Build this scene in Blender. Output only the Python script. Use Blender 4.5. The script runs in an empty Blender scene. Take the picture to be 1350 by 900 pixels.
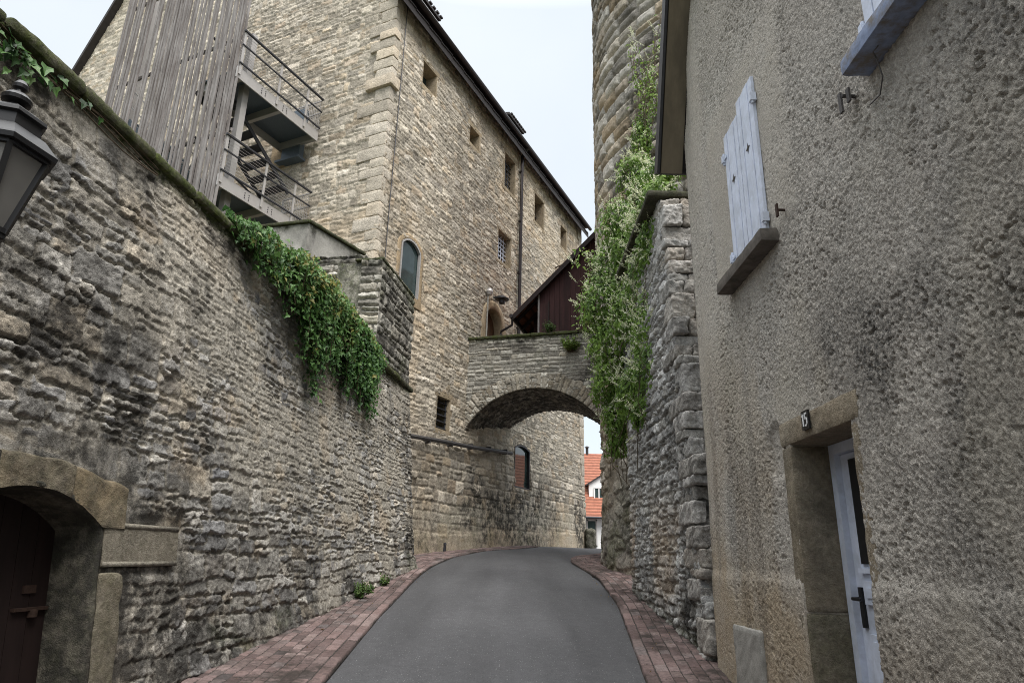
import bpy, math, random
import numpy as np
from mathutils import Matrix, Vector

S = bpy.context.scene
COL = S.collection
R_ = math.radians
random.seed(7)

# ------------------------------------------------------------------ camera
f_px = 880.0
UP = np.array([60, 2716, -880.0]); UP /= np.linalg.norm(UP)
FW = np.array([0, 0, -1.0]); FW = FW - FW @ UP * UP; FW /= np.linalg.norm(FW)
RT = np.cross(FW, UP)
cam = bpy.data.objects.new('camera', bpy.data.cameras.new('camera'))
COL.objects.link(cam)
B3 = np.array([RT, FW, UP])
cam.matrix_world = Matrix([[*B3[0], 0], [*B3[1], 0], [*B3[2], 1.65], [0, 0, 0, 1]])
cam.data.sensor_width = 36
cam.data.lens = 36 * f_px / 1350
cam.data.clip_start = 0.05
cam.data.clip_end = 2000
S.camera = cam

# ------------------------------------------------------------------ sky, sun, exposure
SUN_EL, SUN_AZ = 58, 150          # azimuth clockwise from +Y (street direction)
W = bpy.data.worlds.new('World'); S.world = W; W.use_nodes = True
nt = W.node_tree; nt.nodes.clear()
def wn(t, **k):
    n = nt.nodes.new(t)
    for a, v in k.items(): setattr(n, a, v)
    return n
sky = wn('ShaderNodeTexSky', sky_type='NISHITA', sun_disc=False)
sky.sun_elevation = R_(SUN_EL); sky.sun_rotation = R_(SUN_AZ)
sky.air_density = 1.0; sky.dust_density = 2.0; sky.ozone_density = 1.0
tc = wn('ShaderNodeTexCoord'); sep = wn('ShaderNodeSeparateXYZ')
nt.links.new(tc.outputs['Generated'], sep.inputs[0])
ramp = wn('ShaderNodeValToRGB')          # overcast cloud deck: brighter towards the zenith, boosted out of view to light walls
ramp.color_ramp.elements[0].position = 0.0; ramp.color_ramp.elements[0].color = (0.255, 0.27, 0.283, 1)
ramp.color_ramp.elements[1].position = 1.0; ramp.color_ramp.elements[1].color = (1.80, 1.80, 1.80, 1)
e = ramp.color_ramp.elements.new(0.70); e.color = (0.268, 0.287, 0.302, 1)
nt.links.new(sep.outputs[2], ramp.inputs[0])
cl = wn('ShaderNodeVectorMath', operation='SCALE'); cl.inputs['Scale'].default_value = 11.5
nt.links.new(ramp.outputs[0], cl.inputs[0])
noi = wn('ShaderNodeTexNoise'); noi.inputs['Scale'].default_value = 2.2; noi.inputs['Detail'].default_value = 5
nt.links.new(tc.outputs['Generated'], noi.inputs['Vector'])
mr = wn('ShaderNodeMapRange'); mr.inputs[1].default_value = 0.35; mr.inputs[2].default_value = 0.7
mr.inputs[3].default_value = 0.80; mr.inputs[4].default_value = 0.97
nt.links.new(noi.outputs[0], mr.inputs[0])
mx = wn('ShaderNodeMix', data_type='RGBA')
nt.links.new(mr.outputs[0], mx.inputs[0]); nt.links.new(sky.outputs[0], mx.inputs[6]); nt.links.new(cl.outputs[0], mx.inputs[7])
bg = wn('ShaderNodeBackground'); bg.inputs[1].default_value = 0.10
nt.links.new(mx.outputs[2], bg.inputs[0])
wo = wn('ShaderNodeOutputWorld'); nt.links.new(bg.outputs[0], wo.inputs[0])

sun = bpy.data.objects.new('sun', bpy.data.lights.new('sun', 'SUN'))
COL.objects.link(sun)
sun.data.energy = 1.5; sun.data.angle = R_(40); sun.data.color = (1.0, 0.97, 0.93)
sd = Vector((math.sin(R_(SUN_AZ)) * math.cos(R_(SUN_EL)), math.cos(R_(SUN_AZ)) * math.cos(R_(SUN_EL)), math.sin(R_(SUN_EL))))
sun.rotation_euler = sd.to_track_quat('Z', 'Y').to_euler()
S.view_settings.view_transform = 'Standard'
S.view_settings.look = 'None'
S.view_settings.gamma = 1
S.view_settings.use_curve_mapping = False
S.view_settings.exposure = 1.6
S.render.engine = 'CYCLES'
S.cycles.max_bounces = 6
S.cycles.diffuse_bounces = 4
S.cycles.pixel_filter_type = 'BLACKMAN_HARRIS'
S.cycles.filter_width = 1.0
S.cycles.use_adaptive_sampling = False
S.cycles.use_denoising = True
S.cycles.denoiser = 'OPENIMAGEDENOISE'
S.cycles.denoising_input_passes = 'RGB_ALBEDO_NORMAL'
S.cycles.denoising_prefilter = 'NONE'

# ------------------------------------------------------------------ noise
def hsh(ix, iy, seed):
    ix = np.asarray(ix, np.int64); iy = np.asarray(iy, np.int64)
    h = (ix * 374761393 + iy * 668265263 + seed * 144269504) & 0xffffffff
    h = ((h ^ (h >> 13)) * 1274126177) & 0xffffffff
    h = h ^ (h >> 16)
    h = (h * 2246822519) & 0xffffffff
    h = h ^ (h >> 13)
    return h / 4294967296.0
def vn(x, y, seed=0):
    ix = np.floor(x).astype(np.int64); iy = np.floor(y).astype(np.int64)
    fx = x - ix; fy = y - iy
    fx = fx * fx * (3 - 2 * fx); fy = fy * fy * (3 - 2 * fy)
    a = hsh(ix, iy, seed); b = hsh(ix + 1, iy, seed); c = hsh(ix, iy + 1, seed); d = hsh(ix + 1, iy + 1, seed)
    return (a + (b - a) * fx) * (1 - fy) + (c + (d - c) * fx) * fy
def fbm(x, y, seed=0, o=4, gain=.5):
    s = 0; a = 1.0; t = 0
    for i in range(o):
        s = s + a * vn(x * 2 ** i + 17.3 * i, y * 2 ** i + 5.1 * i, seed + i); t += a; a *= gain
    return s / t
def sst(a, b, x):
    t = np.clip((x - a) / (b - a), 0, 1); return t * t * (3 - 2 * t)
def worley(x, y, seed=0, jit=.9):
    ix = np.floor(x).astype(np.int64); iy = np.floor(y).astype(np.int64)
    F1 = np.full(x.shape, 9.0); F2 = np.full(x.shape, 9.0)
    cx = np.zeros(x.shape); cy = np.zeros(x.shape); ia = np.zeros(x.shape, np.int64); ib = np.zeros(x.shape, np.int64)
    for dx in (-1, 0, 1):
        for dy in (-1, 0, 1):
            jx = ix + dx; jy = iy + dy
            px = jx + .5 + jit * (hsh(jx, jy, seed) - .5); py = jy + .5 + jit * (hsh(jx, jy, seed + 1) - .5)
            d = np.hypot(px - x, py - y)
            n = d < F1
            F2 = np.where(n, F1, np.minimum(F2, d))
            cx = np.where(n, x - px, cx); cy = np.where(n, y - py, cy)
            ia = np.where(n, jx, ia); ib = np.where(n, jy, ib)
            F1 = np.where(n, d, F1)
    return F1, F2, cx, cy, ia, ib

# ------------------------------------------------------------------ stone patterns: each returns height(m), st(3), on wall coordinates
def rubble(u, v, cu=.34, cv=.19, amp=.05, seed=1, warp=.10, rough=.018, gap=.16):
    """irregular roughly bedded rubble: flat broken faces, flaky edges, mortar nearly flush"""
    wu = u + warp * (fbm(u * 2.1, v * 2.1, seed + 50) - .5) * 2 + .035 * (fbm(u * 13, v * 13, seed + 52, 3) - .5)
    wv = v + warp * .7 * (fbm(u * 1.7, v * 1.7, seed + 60) - .5) * 2 + .035 * (fbm(u * 13, v * 13, seed + 62, 3) - .5)
    y = wv / cv; x = wu / cu
    F1, F2, cx, cy, ia, ib = worley(x, y, seed, .85)
    r1 = hsh(ia, ib, seed + 2); r2 = hsh(ia, ib, seed + 3); r3 = hsh(ia, ib, seed + 4) - .5; r4 = hsh(ia, ib, seed + 5) - .5
    e = F2 - F1 + (fbm(u * 26, v * 30, seed + 8, 3) - .5) * .22
    m = sst(gap * .45, gap * (.65 + .4 * r2), e)
    m = np.where(r2 < .12, m * .12, m)
    ru = u + r3 * 9; rv = v + r4 * 9                                     # every stone breaks its own way
    flake = 1 - np.abs(2 * fbm(ru * 5, rv * 17, seed + 19, 5, .58) - 1)
    step = np.floor(fbm(ru * 4, rv * 9, seed + 29, 3) * 7) / 7
    crag = fbm(u * 24, v * 36, seed + 9, 5, .7) - .5
    h = m * (amp * (.30 + .7 * r2) + amp * (r3 * cx * .9 + (r4 * .8 - .55) * cy * 1.2) + (flake - .62) * rough * 1.7 + (step - .5) * rough * 2.2) + crag * rough * (.9 + .9 * m)
    return h, r1, r2, m
def coursed(u, v, rowh=.2, ln=.45, amp=.03, seed=1, warp=.04, rough=.01, gap=.014, bev=.03, split=.2, hv=.5, lv=.6, pillow=0., rag=0.):
    """roughly coursed masonry with wandering beds"""
    rg = np.random.RandomState(seed)
    v0, v1 = float(v.min()) - 1.5, float(v.max()) + 1.5
    hs = rowh * (1 - hv / 2 + hv * rg.rand(int((v1 - v0) / rowh * 1.6) + 20))
    bd = v0 + np.concatenate([[0], np.cumsum(hs)])
    vv = v + warp * (fbm(u * .9, v * .9, seed + 50) - .5) * 2 + .35 * warp * (fbm(u * 6, v * 6, seed + 51, 3) - .5) * 2
    uu = u + .5 * warp * (fbm(u * 3, v * 3, seed + 53) - .5) * 2
    if rag:                                                   # coursing breaks and restarts every metre or so
        ck = np.floor(u / .8 + 1.6 * (fbm(u * .7, v * .9, seed + 54, 3) - .5) + .35 * np.floor(v / .55 + .8 * fbm(u, v * 0, seed + 56)))
        vv = vv + .8 * rowh * hsh(ck, np.floor(v / .55 + .8 * fbm(u, v * 0, seed + 56)), seed + 55)
    k = np.clip(np.searchsorted(bd, vv.ravel()) - 1, 0, len(bd) - 2).reshape(vv.shape)
    dv0 = vv - bd[k]; dv1 = bd[k + 1] - vv
    rh = bd[k + 1] - bd[k]
    # stones in the row: jittered cells
    L = ln * (.75 + .5 * hsh(k, k * 0 + 3, seed))
    x = uu / L + hsh(k, k * 0 + 5, seed) * 10
    i = np.floor(x).astype(np.int64)
    jl = i + lv * (hsh(i, k, seed + 11) - .5)
    low = x < jl
    i = np.where(low, i - 1, i)
    jr = i + 1 + lv * (hsh(i + 1, k, seed + 11) - .5)
    high = x >= jr
    i = np.where(high, i + 1, i)
    jl = i + lv * (hsh(i, k, seed + 11) - .5); jr = i + 1 + lv * (hsh(i + 1, k, seed + 11) - .5)
    du0 = (x - jl) * L; du1 = (jr - x) * L
    sp = hsh(i, k, seed + 13) < split
    half = dv0 < rh * (.4 + .2 * hsh(i, k, seed + 14))
    mid = np.abs(dv0 - rh * (.4 + .2 * hsh(i, k, seed + 14)))
    ev = np.minimum(dv0, dv1); ev = np.where(sp, np.minimum(ev, mid), ev)
    e = np.minimum(ev, np.minimum(du0, du1)) + (vn(u * 28, v * 28, seed + 8) - .5) * gap * 1.2
    if rag: e = e + (fbm(u * 15, v * 19, seed + 18, 4) - .5) * rag
    key = k * 2 + np.where(sp & half, 1, 0)
    r1 = hsh(i, key, seed + 2); r2 = hsh(i, key, seed + 3); r3 = hsh(i, key, seed + 4) - .5; r4 = hsh(i, key, seed + 5) - .5
    m = sst(gap * .3, gap * .3 + bev, e)
    cu_ = ((x - jl) / (jr - jl) - .5); cv_ = (dv0 / rh - .5)
    crag = fbm(u * 13, v * 18, seed + 9, 5, .66) - .5
    h = m * amp * (.45 + .7 * r2 + r3 * cu_ * .8 + r4 * cv_ * .9) + crag * rough * (.7 + m)
    if rag:
        ru = u + r3 * 9; rv = v + r4 * 9
        fl = 1 - np.abs(2 * fbm(ru * 9, rv * 16, seed + 19, 5, .6) - 1)
        stp = np.floor(fbm(ru * 5, rv * 10, seed + 29, 3) * 6) / 6
        h = h + m * ((fl - .6) * rough * 1.3 + (stp - .5) * rough * 1.5 - cv_ * amp * .40)
        m = np.where(r2 < .13, m * .2, m)
    if pillow: h = h + pillow * m * sst(0, .11, e)
    return h, r1, r2, sst(gap * .2, gap * .9 + .006, e)

# ------------------------------------------------------------------ mesh building
def link(name, me, mat, parent=None):
    o = bpy.data.objects.new(name, me); COL.objects.link(o)
    if mat is not None: me.materials.append(mat)
    if parent is not None: o.parent = parent
    return o
def quick_mesh(name, V, Q, T=None, attrs=None, smooth=True):
    V = np.asarray(V, np.float32); Q = np.zeros((0, 4), int) if Q is None else np.asarray(Q, int).reshape(-1, 4)
    T = np.zeros((0, 3), int) if T is None else np.asarray(T, int).reshape(-1, 3)
    me = bpy.data.meshes.new(name)
    me.vertices.add(len(V)); me.vertices.foreach_set('co', V.ravel())
    me.loops.add(Q.size + T.size)
    me.loops.foreach_set('vertex_index', np.concatenate([Q.ravel(), T.ravel()]).astype(np.int32))
    me.polygons.add(len(Q) + len(T))
    st = np.concatenate([np.arange(len(Q)) * 4, Q.size + np.arange(len(T)) * 3]).astype(np.int32)
    me.polygons.foreach_set('loop_start', st)
    if attrs:
        for k, a in attrs.items():
            a = np.asarray(a, np.float32)
            if a.shape[1] == 3: a = np.concatenate([a, np.ones((len(a), 1), np.float32)], 1)
            at = me.attributes.new(k, 'FLOAT_COLOR', 'POINT'); at.data.foreach_set('color', a.ravel())
    me.update(calc_edges=True)
    me.polygons.foreach_set('use_smooth', np.full(len(me.polygons), smooth))
    me.validate()
    return me
class MB:
    """collects boxes, tubes and grids; build() links them as one mesh object"""
    def __init__(s): s.v = []; s.q = []; s.t = []; s.a = []; s.b = []; s.n = 0
    def add(s, V, Q=None, T=None, st=None, wx=None):
        V = np.asarray(V, float).reshape(-1, 3)
        if Q is not None and len(Q): s.q.append(np.asarray(Q, int).reshape(-1, 4) + s.n)
        if T is not None and len(T): s.t.append(np.asarray(T, int).reshape(-1, 3) + s.n)
        s.v.append(V)
        def ex(c, d):
            c = d if c is None else c
            c = np.asarray(c, float)
            return np.tile(c, (len(V), 1)) if c.ndim == 1 else c
        s.a.append(ex(st, (.5, .5, 1))); s.b.append(ex(wx, (0, 0, 0)))
        s.n += len(V)
    def box(s, c, size, X=(1, 0, 0), Y=(0, 1, 0), Z=(0, 0, 1), st=None, wx=None):
        c, X, Y, Z = (np.array(k, float) for k in (c, X, Y, Z)); h = np.array(size) / 2
        V = [c + X * h[0] * a + Y * h[1] * b + Z * h[2] * d for d in (-1, 1) for b in (-1, 1) for a in (-1, 1)]
        s.add(V, [(0, 2, 3, 1), (4, 5, 7, 6), (0, 1, 5, 4), (2, 6, 7, 3), (0, 4, 6, 2), (1, 3, 7, 5)], st=st, wx=wx)
    def bar(s, a, b, w, h=None, up=(0, 0, 1), st=None):
        a = np.array(a, float); b = np.array(b, float); d = b - a; L = np.linalg.norm(d); d /= L
        up = np.array(up, float)
        if abs(d @ up) > .98: up = np.array([1., 0, 0])
        x = np.cross(d, up); x /= np.linalg.norm(x); z = np.cross(x, d)
        s.box((a + b) / 2, (w, L, h or w), x, d, z, st=st)
    def tube(s, pts, r, n=8, cap=True):
        pts = [np.array(p, float) for p in pts]; rs = r if hasattr(r, '__len__') else [r] * len(pts)
        V = []; Q = []
        up = np.array([0.13, .21, .97])
        for i, p in enumerate(pts):
            d = pts[min(i + 1, len(pts) - 1)] - pts[max(i - 1, 0)]; d /= np.linalg.norm(d)
            x = np.cross(d, up)
            if np.linalg.norm(x) < .1: x = np.cross(d, (1, 0, 0.))
            x /= np.linalg.norm(x); y = np.cross(d, x)
            for k in range(n):
                t = 2 * math.pi * k / n; V.append(p + rs[i] * (x * math.cos(t) + y * math.sin(t)))
        for i in range(len(pts) - 1):
            for k in range(n):
                k2 = (k + 1) % n; Q.append((i * n + k, i * n + k2, (i + 1) * n + k2, (i + 1) * n + k))
        T = []
        if cap:
            V += [pts[0], pts[-1]]; c0 = len(V) - 2; m = (len(pts) - 1) * n
            for k in range(n): T += [(c0, (k + 1) % n, k), (c0 + 1, m + k, m + (k + 1) % n)]
        s.add(V, Q, T)
    def lathe(s, c, prof, n=16, rot=0, axis=None):
        V = []; Q = []
        c = np.array(c, float)
        for r, z in prof:
            for k in range(n):
                t = 2 * math.pi * k / n + rot; V.append(c + np.array([r * math.cos(t), r * math.sin(t), z]))
        for i in range(len(prof) - 1):
            for k in range(n): Q.append((i * n + k, i * n + (k + 1) % n, (i + 1) * n + (k + 1) % n, (i + 1) * n + k))
        s.add(V, Q)
    def rough(s, c, size, X=(1, 0, 0), Y=(0, 1, 0), Z=(0, 0, 1), res=.04, r=.02, amp=.012, seed=0, st=None, wx=None, freq=9, maxn=60):
        """a worn block: rounded box with a noisy surface"""
        c, X, Y, Z = (np.array(k, float) for k in (c, X, Y, Z)); h = np.array(size, float) / 2
        r = min(r, h.min() * .9)
        for ax in range(3):
            b1, b2 = [(1, 2), (2, 0), (0, 1)][ax]
            n1 = int(np.clip(2 * h[b1] / res, 3, maxn)); n2 = int(np.clip(2 * h[b2] / res, 3, maxn))
            g1, g2 = np.meshgrid(np.linspace(-1, 1, n1 + 1), np.linspace(-1, 1, n2 + 1), indexing='ij')
            idx = np.arange((n1 + 1) * (n2 + 1)).reshape(n1 + 1, n2 + 1)
            qd = np.stack([idx[:-1, :-1], idx[1:, :-1], idx[1:, 1:], idx[:-1, 1:]], -1).reshape(-1, 4)
            for sg in (-1, 1):
                p = np.zeros((idx.size, 3)); p[:, ax] = sg * h[ax]; p[:, b1] = g1.ravel() * h[b1]; p[:, b2] = g2.ravel() * h[b2]
                q = np.clip(p, -h + r, h - r); d = p - q; d /= np.linalg.norm(d, axis=1)[:, None]
                k = (fbm((p[:, 0] + p[:, 1] * .5) * freq, (p[:, 2] + p[:, 1] * .8 + p[:, 0] * .15) * freq, seed + 3, 5, .58) - .5) * 2 * amp
                p = q + d * (r + k[:, None])
                s.add(c + p[:, :1] * X + p[:, 1:2] * Y + p[:, 2:] * Z, qd if sg > 0 else qd[:, ::-1], st=st, wx=wx)
    def grid(s, us, vs, pos, hfun, keep=None, thick=0., wxf=None):
        """displaced sheet; pos(u,v)->point,normal ; hfun(u,v)->h,r1,r2,m ; keep(u,v)->bool per face; thick turns the border inward"""
        U, Vv = np.meshgrid(us, vs, indexing='ij')
        P, N = pos(U, Vv)
        h, r1, r2, m = hfun(U, Vv)
        P = P + N * h[..., None]
        nu, nv = U.shape
        idx = np.arange(nu * nv).reshape(nu, nv)
        q = np.stack([idx[:-1, :-1], idx[1:, :-1], idx[1:, 1:], idx[:-1, 1:]], -1).reshape(-1, 4)
        if keep is not None:
            cu = (U[:-1, :-1] + U[1:, 1:]) / 2; cv = (Vv[:-1, :-1] + Vv[1:, 1:]) / 2
            q = q[keep(cu, cv).ravel()]
        V = P.reshape(-1, 3); Nf = np.broadcast_to(N, P.shape).reshape(-1, 3)
        st = np.stack([r1, r2, m], -1).reshape(-1, 3)
        wx = np.zeros_like(st) if wxf is None else np.stack(wxf(U, Vv, h, r1, r2, m), -1).reshape(-1, 3)
        used = np.zeros(len(V), bool); used[q.ravel()] = True
        re = np.cumsum(used) - 1
        q = re[q]; V = V[used]; Nf = Nf[used]; st = st[used]; wx = wx[used]
        if thick:
            e = np.concatenate([q[:, [0, 1]], q[:, [1, 2]], q[:, [2, 3]], q[:, [3, 0]]])
            key = np.sort(e, 1); kk = key[:, 0].astype(np.int64) * len(V) + key[:, 1]
            _, inv, cnt = np.unique(kk, return_inverse=True, return_counts=True)
            be = e[cnt[inv] == 1]
            bv = np.unique(be); mp = np.zeros(len(V), int); mp[bv] = np.arange(len(bv)) + len(V)
            sk = np.stack([be[:, 1], be[:, 0], mp[be[:, 0]], mp[be[:, 1]]], -1)
            V = np.concatenate([V, V[bv] - Nf[bv] * thick]); st = np.concatenate([st, st[bv]]); wx = np.concatenate([wx, wx[bv]])
            q = np.concatenate([q, sk])
        s.add(V, q, st=st, wx=wx)
    def build(s, name, mat, parent=None, smooth=False):
        V = np.concatenate(s.v)
        me = quick_mesh(name, V, np.concatenate(s.q) if s.q else None, np.concatenate(s.t) if s.t else None,
                        {'st': np.concatenate(s.a), 'wx': np.concatenate(s.b)}, smooth)
        return link(name, me, mat, parent)

def tag(o, label=None, cat=None, group=None, kind=None):
    if label: o['label'] = label
    if cat: o['category'] = cat
    if group: o['group'] = group
    if kind: o['kind'] = kind
    return o
def thing(name, label, cat, loc=(0, 0, 0), group=None):
    o = bpy.data.objects.new(name, None); COL.objects.link(o); o.location = loc
    o.empty_display_size = .2
    return tag(o, label, cat, group)
def rebase(root, loc):
    """put the Empty at its thing's base, children stay where they are"""
    root.location = loc
    for c in list(root.children):
        c.location = Vector(c.location) - Vector(loc)

# ------------------------------------------------------------------ materials
def newmat(name):
    m = bpy.data.materials.new(name); m.use_nodes = True; nt = m.node_tree; nt.nodes.clear()
    class K: pass
    k = K(); k.m = m; k.nt = nt
    def nd(t, ins=None, **kw):
        n = nt.nodes.new(t)
        for a, v in kw.items(): setattr(n, a, v)
        if ins:
            for i, v in ins.items():
                if isinstance(v, bpy.types.NodeSocket): nt.links.new(v, n.inputs[i])
                else:
                    n.inputs[i].default_value = v
        return n
    k.nd = nd
    k.geo = nd('ShaderNodeTexCoord').outputs['Object']
    def noise(scale, detail=4, rough=.6, vec=None, dist=0):
        return nd('ShaderNodeTexNoise', {'Vector': vec or k.geo, 'Scale': scale, 'Detail': detail, 'Roughness': rough, 'Distortion': dist}).outputs[0]
    def rng(v, a, b, c, d): return nd('ShaderNodeMapRange', {0: v, 1: a, 2: b, 3: c, 4: d}).outputs[0]
    def mix(f, a, b, mode='MIX'):
        n = nd('ShaderNodeMix', data_type='RGBA', blend_type=mode)
        for i, v in ((0, f), (6, a), (7, b)):
            if isinstance(v, bpy.types.NodeSocket): nt.links.new(v, n.inputs[i])
            else: n.inputs[i].default_value = (*v, 1) if isinstance(v, tuple) and len(v) == 3 else v
        return n.outputs[2]
    def math_(op, a, b=0.0): return nd('ShaderNodeMath', {0: a, 1: b}, operation=op).outputs[0]
    def scale(c, f): return nd('ShaderNodeVectorMath', {0: c, 'Scale': f}, operation='SCALE').outputs[0]
    def ramp(v, stops):
        n = nd('ShaderNodeValToRGB', {0: v}); cr = n.color_ramp
        while len(cr.elements) < len(stops): cr.elements.new(.5)
        for el, (p, c) in zip(cr.elements, stops): el.position = p; el.color = (*c, 1)
        return n.outputs[0]
    def attr(nm):
        a = nd('ShaderNodeAttribute', attribute_name=nm); return nd('ShaderNodeSeparateColor', {0: a.outputs[0]}).outputs
    def bump(h, strength=.5, dist=.02, nrm=None):
        i = {'Height': h, 'Strength': strength, 'Distance': dist}
        if nrm: i['Normal'] = nrm
        return nd('ShaderNodeBump', i).outputs[0]
    def out(color, rough=.9, normal=None, spec=.25, metal=0., extra=None):
        p = nd('ShaderNodeBsdfPrincipled', {'Roughness': rough, 'Metallic': metal, 'Specular IOR Level': spec})
        if isinstance(color, bpy.types.NodeSocket): nt.links.new(color, p.inputs['Base Color'])
        else: p.inputs['Base Color'].default_value = (*color, 1)
        if normal: nt.links.new(normal, p.inputs['Normal'])
        if extra:
            for a, v in extra.items():
                if isinstance(v, bpy.types.NodeSocket): nt.links.new(v, p.inputs[a])
                else: p.inputs[a].default_value = v
        o = nd('ShaderNodeOutputMaterial', {0: p.outputs[0]})
        return m
    k.noise, k.rng, k.mix, k.math, k.scale, k.ramp, k.attr, k.bump, k.out = noise, rng, mix, math_, scale, ramp, attr, bump, out
    return k

def stone_mat(name, stops, mortar, dark=(.035, .033, .03), moss=(.06, .075, .02), ochre=(.36, .22, .09), fine=1.0, bstr=.7, bdist=.02, gain=1.0, gritty=.35, sat=.22):
    k = newmat(name)
    st = k.attr('st'); wx = k.attr('wx')
    ds = lambda c: tuple(x * (1 - sat) + sum(c) / 3 * sat for x in c)
    stops = [(p, ds(c)) for p, c in stops]; mortar = ds(mortar)
    stops = [(p, tuple(x * gain for x in c)) for p, c in stops]
    mortar = tuple(x * gain for x in mortar)
    c = k.ramp(st[0], stops)
    c = k.scale(c, k.rng(st[1], 0, 1, .62, 1.30))
    n1 = k.noise(3.3 * fine, 6, .65); n2 = k.noise(26 * fine, 8, .7); n3 = k.noise(110 * fine, 4, .6)
    c = k.scale(c, k.rng(n1, .25, .75, .78, 1.22))
    mo = k.scale(k.mix(0.0, mortar, mortar), k.rng(n2, .25, .75, .72, 1.25))
    c = k.mix(k.rng(k.math('ADD', st[2], k.rng(n2, .3, .7, -.25, .25)), .25, .75, 0, 1), mo, c)
    c = k.scale(c, k.rng(n2, .3, .7, 1 - gritty, 1 + gritty))
    c = k.scale(c, k.rng(n3, .3, .7, .82, 1.18))
    # rusty and pale patches that belong to the stone
    n4 = k.noise(1.1 * fine, 5, .6, dist=.6)
    c = k.mix(k.rng(k.math('MULTIPLY', wx[2], k.rng(n4, .3, .65, .35, 1.2)), 0, 1, 0, .85), c, k.mix(n2, ochre, tuple(x * 1.5 for x in ochre)))
    n5 = k.noise(5.2 * fine, 8, .72)
    c = k.mix(k.rng(k.math('MULTIPLY', wx[0], k.rng(n5, .36, .62, 0, 1.5)), 0.05, 1, 0, .9), c, dark)
    n6 = k.noise(14 * fine, 6, .7)
    c = k.mix(k.rng(k.math('MULTIPLY', wx[1], k.rng(n6, .3, .62, .1, 1.4)), 0.05, 1, 0, .92), c, k.mix(k.rng(n2, .35, .65, 0, 1), tuple(x * .5 for x in moss), tuple(x * 1.5 for x in moss)))
    hb = k.math('ADD', k.math('MULTIPLY', n2, 1.0), k.math('MULTIPLY', n3, .45))
    return k.out(c, .93, k.bump(hb, bstr, bdist), .12)

M = {}
grey_rubble = [(0, (.19, .182, .172)), (.2, (.31, .295, .265)), (.42, (.37, .345, .30)), (.6, (.27, .265, .26)), (.75, (.43, .41, .37)), (.9, (.35, .30, .23)), (1, (.22, .22, .225))]
M['rubble'] = stone_mat('grey_rubble_stone', grey_rubble, (.345, .315, .262), gain=1.06, gritty=.42, bstr=.9, bdist=.02, ochre=(.34, .25, .15), sat=.08)
M['pale'] = stone_mat('pale_grey_rubble_stone', [(0, (.27, .265, .255)), (.3, (.42, .41, .385)), (.6, (.50, .49, .465)), (.8, (.36, .34, .30)), (1, (.46, .445, .42))], (.33, .31, .275), gain=.98, gritty=.4, bstr=.9)
buff = [(0, (.28, .245, .195)), (.18, (.40, .355, .285)), (.38, (.46, .41, .33)), (.55, (.36, .32, .26)), (.7, (.51, .46, .385)), (.84, (.42, .345, .245)), (.92, (.33, .29, .235)), (1, (.44, .365, .285))]
M['buff'] = stone_mat('buff_coursed_stone', buff, (.43, .385, .305), gain=1.2, ochre=(.42, .33, .225), bstr=.9, sat=.08)
thin = [(0, (.22, .20, .165)), (.3, (.36, .335, .28)), (.55, (.44, .415, .35)), (.8, (.30, .28, .235)), (1, (.39, .35, .27))]
M['thin'] = stone_mat('thin_bedded_grey_stone', thin, (.24, .22, .18), gain=1.1, bstr=.9)
towr = [(0, (.27, .245, .21)), (.25, (.40, .37, .32)), (.5, (.46, .43, .375)), (.7, (.38, .335, .265)), (.85, (.35, .285, .20)), (1, (.34, .325, .30))]
M['tower'] = stone_mat('tower_ashlar_stone', towr, (.30, .27, .22), gain=1.1, ochre=(.34, .25, .15))
M['sand'] = stone_mat('dressed_sandstone', [(0, (.28, .225, .14)), (.5, (.36, .29, .19)), (1, (.42, .33, .20))], (.3, .25, .18), gain=1.0, gritty=.2)
M['jamb'] = stone_mat('dirty_sandstone', [(0, (.20, .178, .135)), (.5, (.25, .222, .17)), (1, (.30, .26, .195))], (.2, .175, .13), gain=1.0, gritty=.38, bstr=.9, ochre=(.27, .185, .09))
M['coping'] = stone_mat('mossy_coping_stone', [(0, (.10, .09, .07)), (.5, (.15, .13, .10)), (1, (.2, .18, .14))], (.1, .09, .07), gain=1.0)
M['brick'] = stone_mat('red_paving_brick', [(0, (.125, .092, .086)), (.3, (.165, .115, .106)), (.6, (.14, .102, .096)), (.85, (.20, .150, .138)), (1, (.115, .098, .095))], (.055, .047, .042), dark=(.04, .034, .03), gain=1.0, gritty=.35, bstr=.7, bdist=.008, sat=.08)
M['cement'] = stone_mat('grey_cement_render', [(0, (.27, .26, .23)), (1, (.33, .315, .28))], (.28, .27, .24), gritty=.15, bstr=.3)

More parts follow.
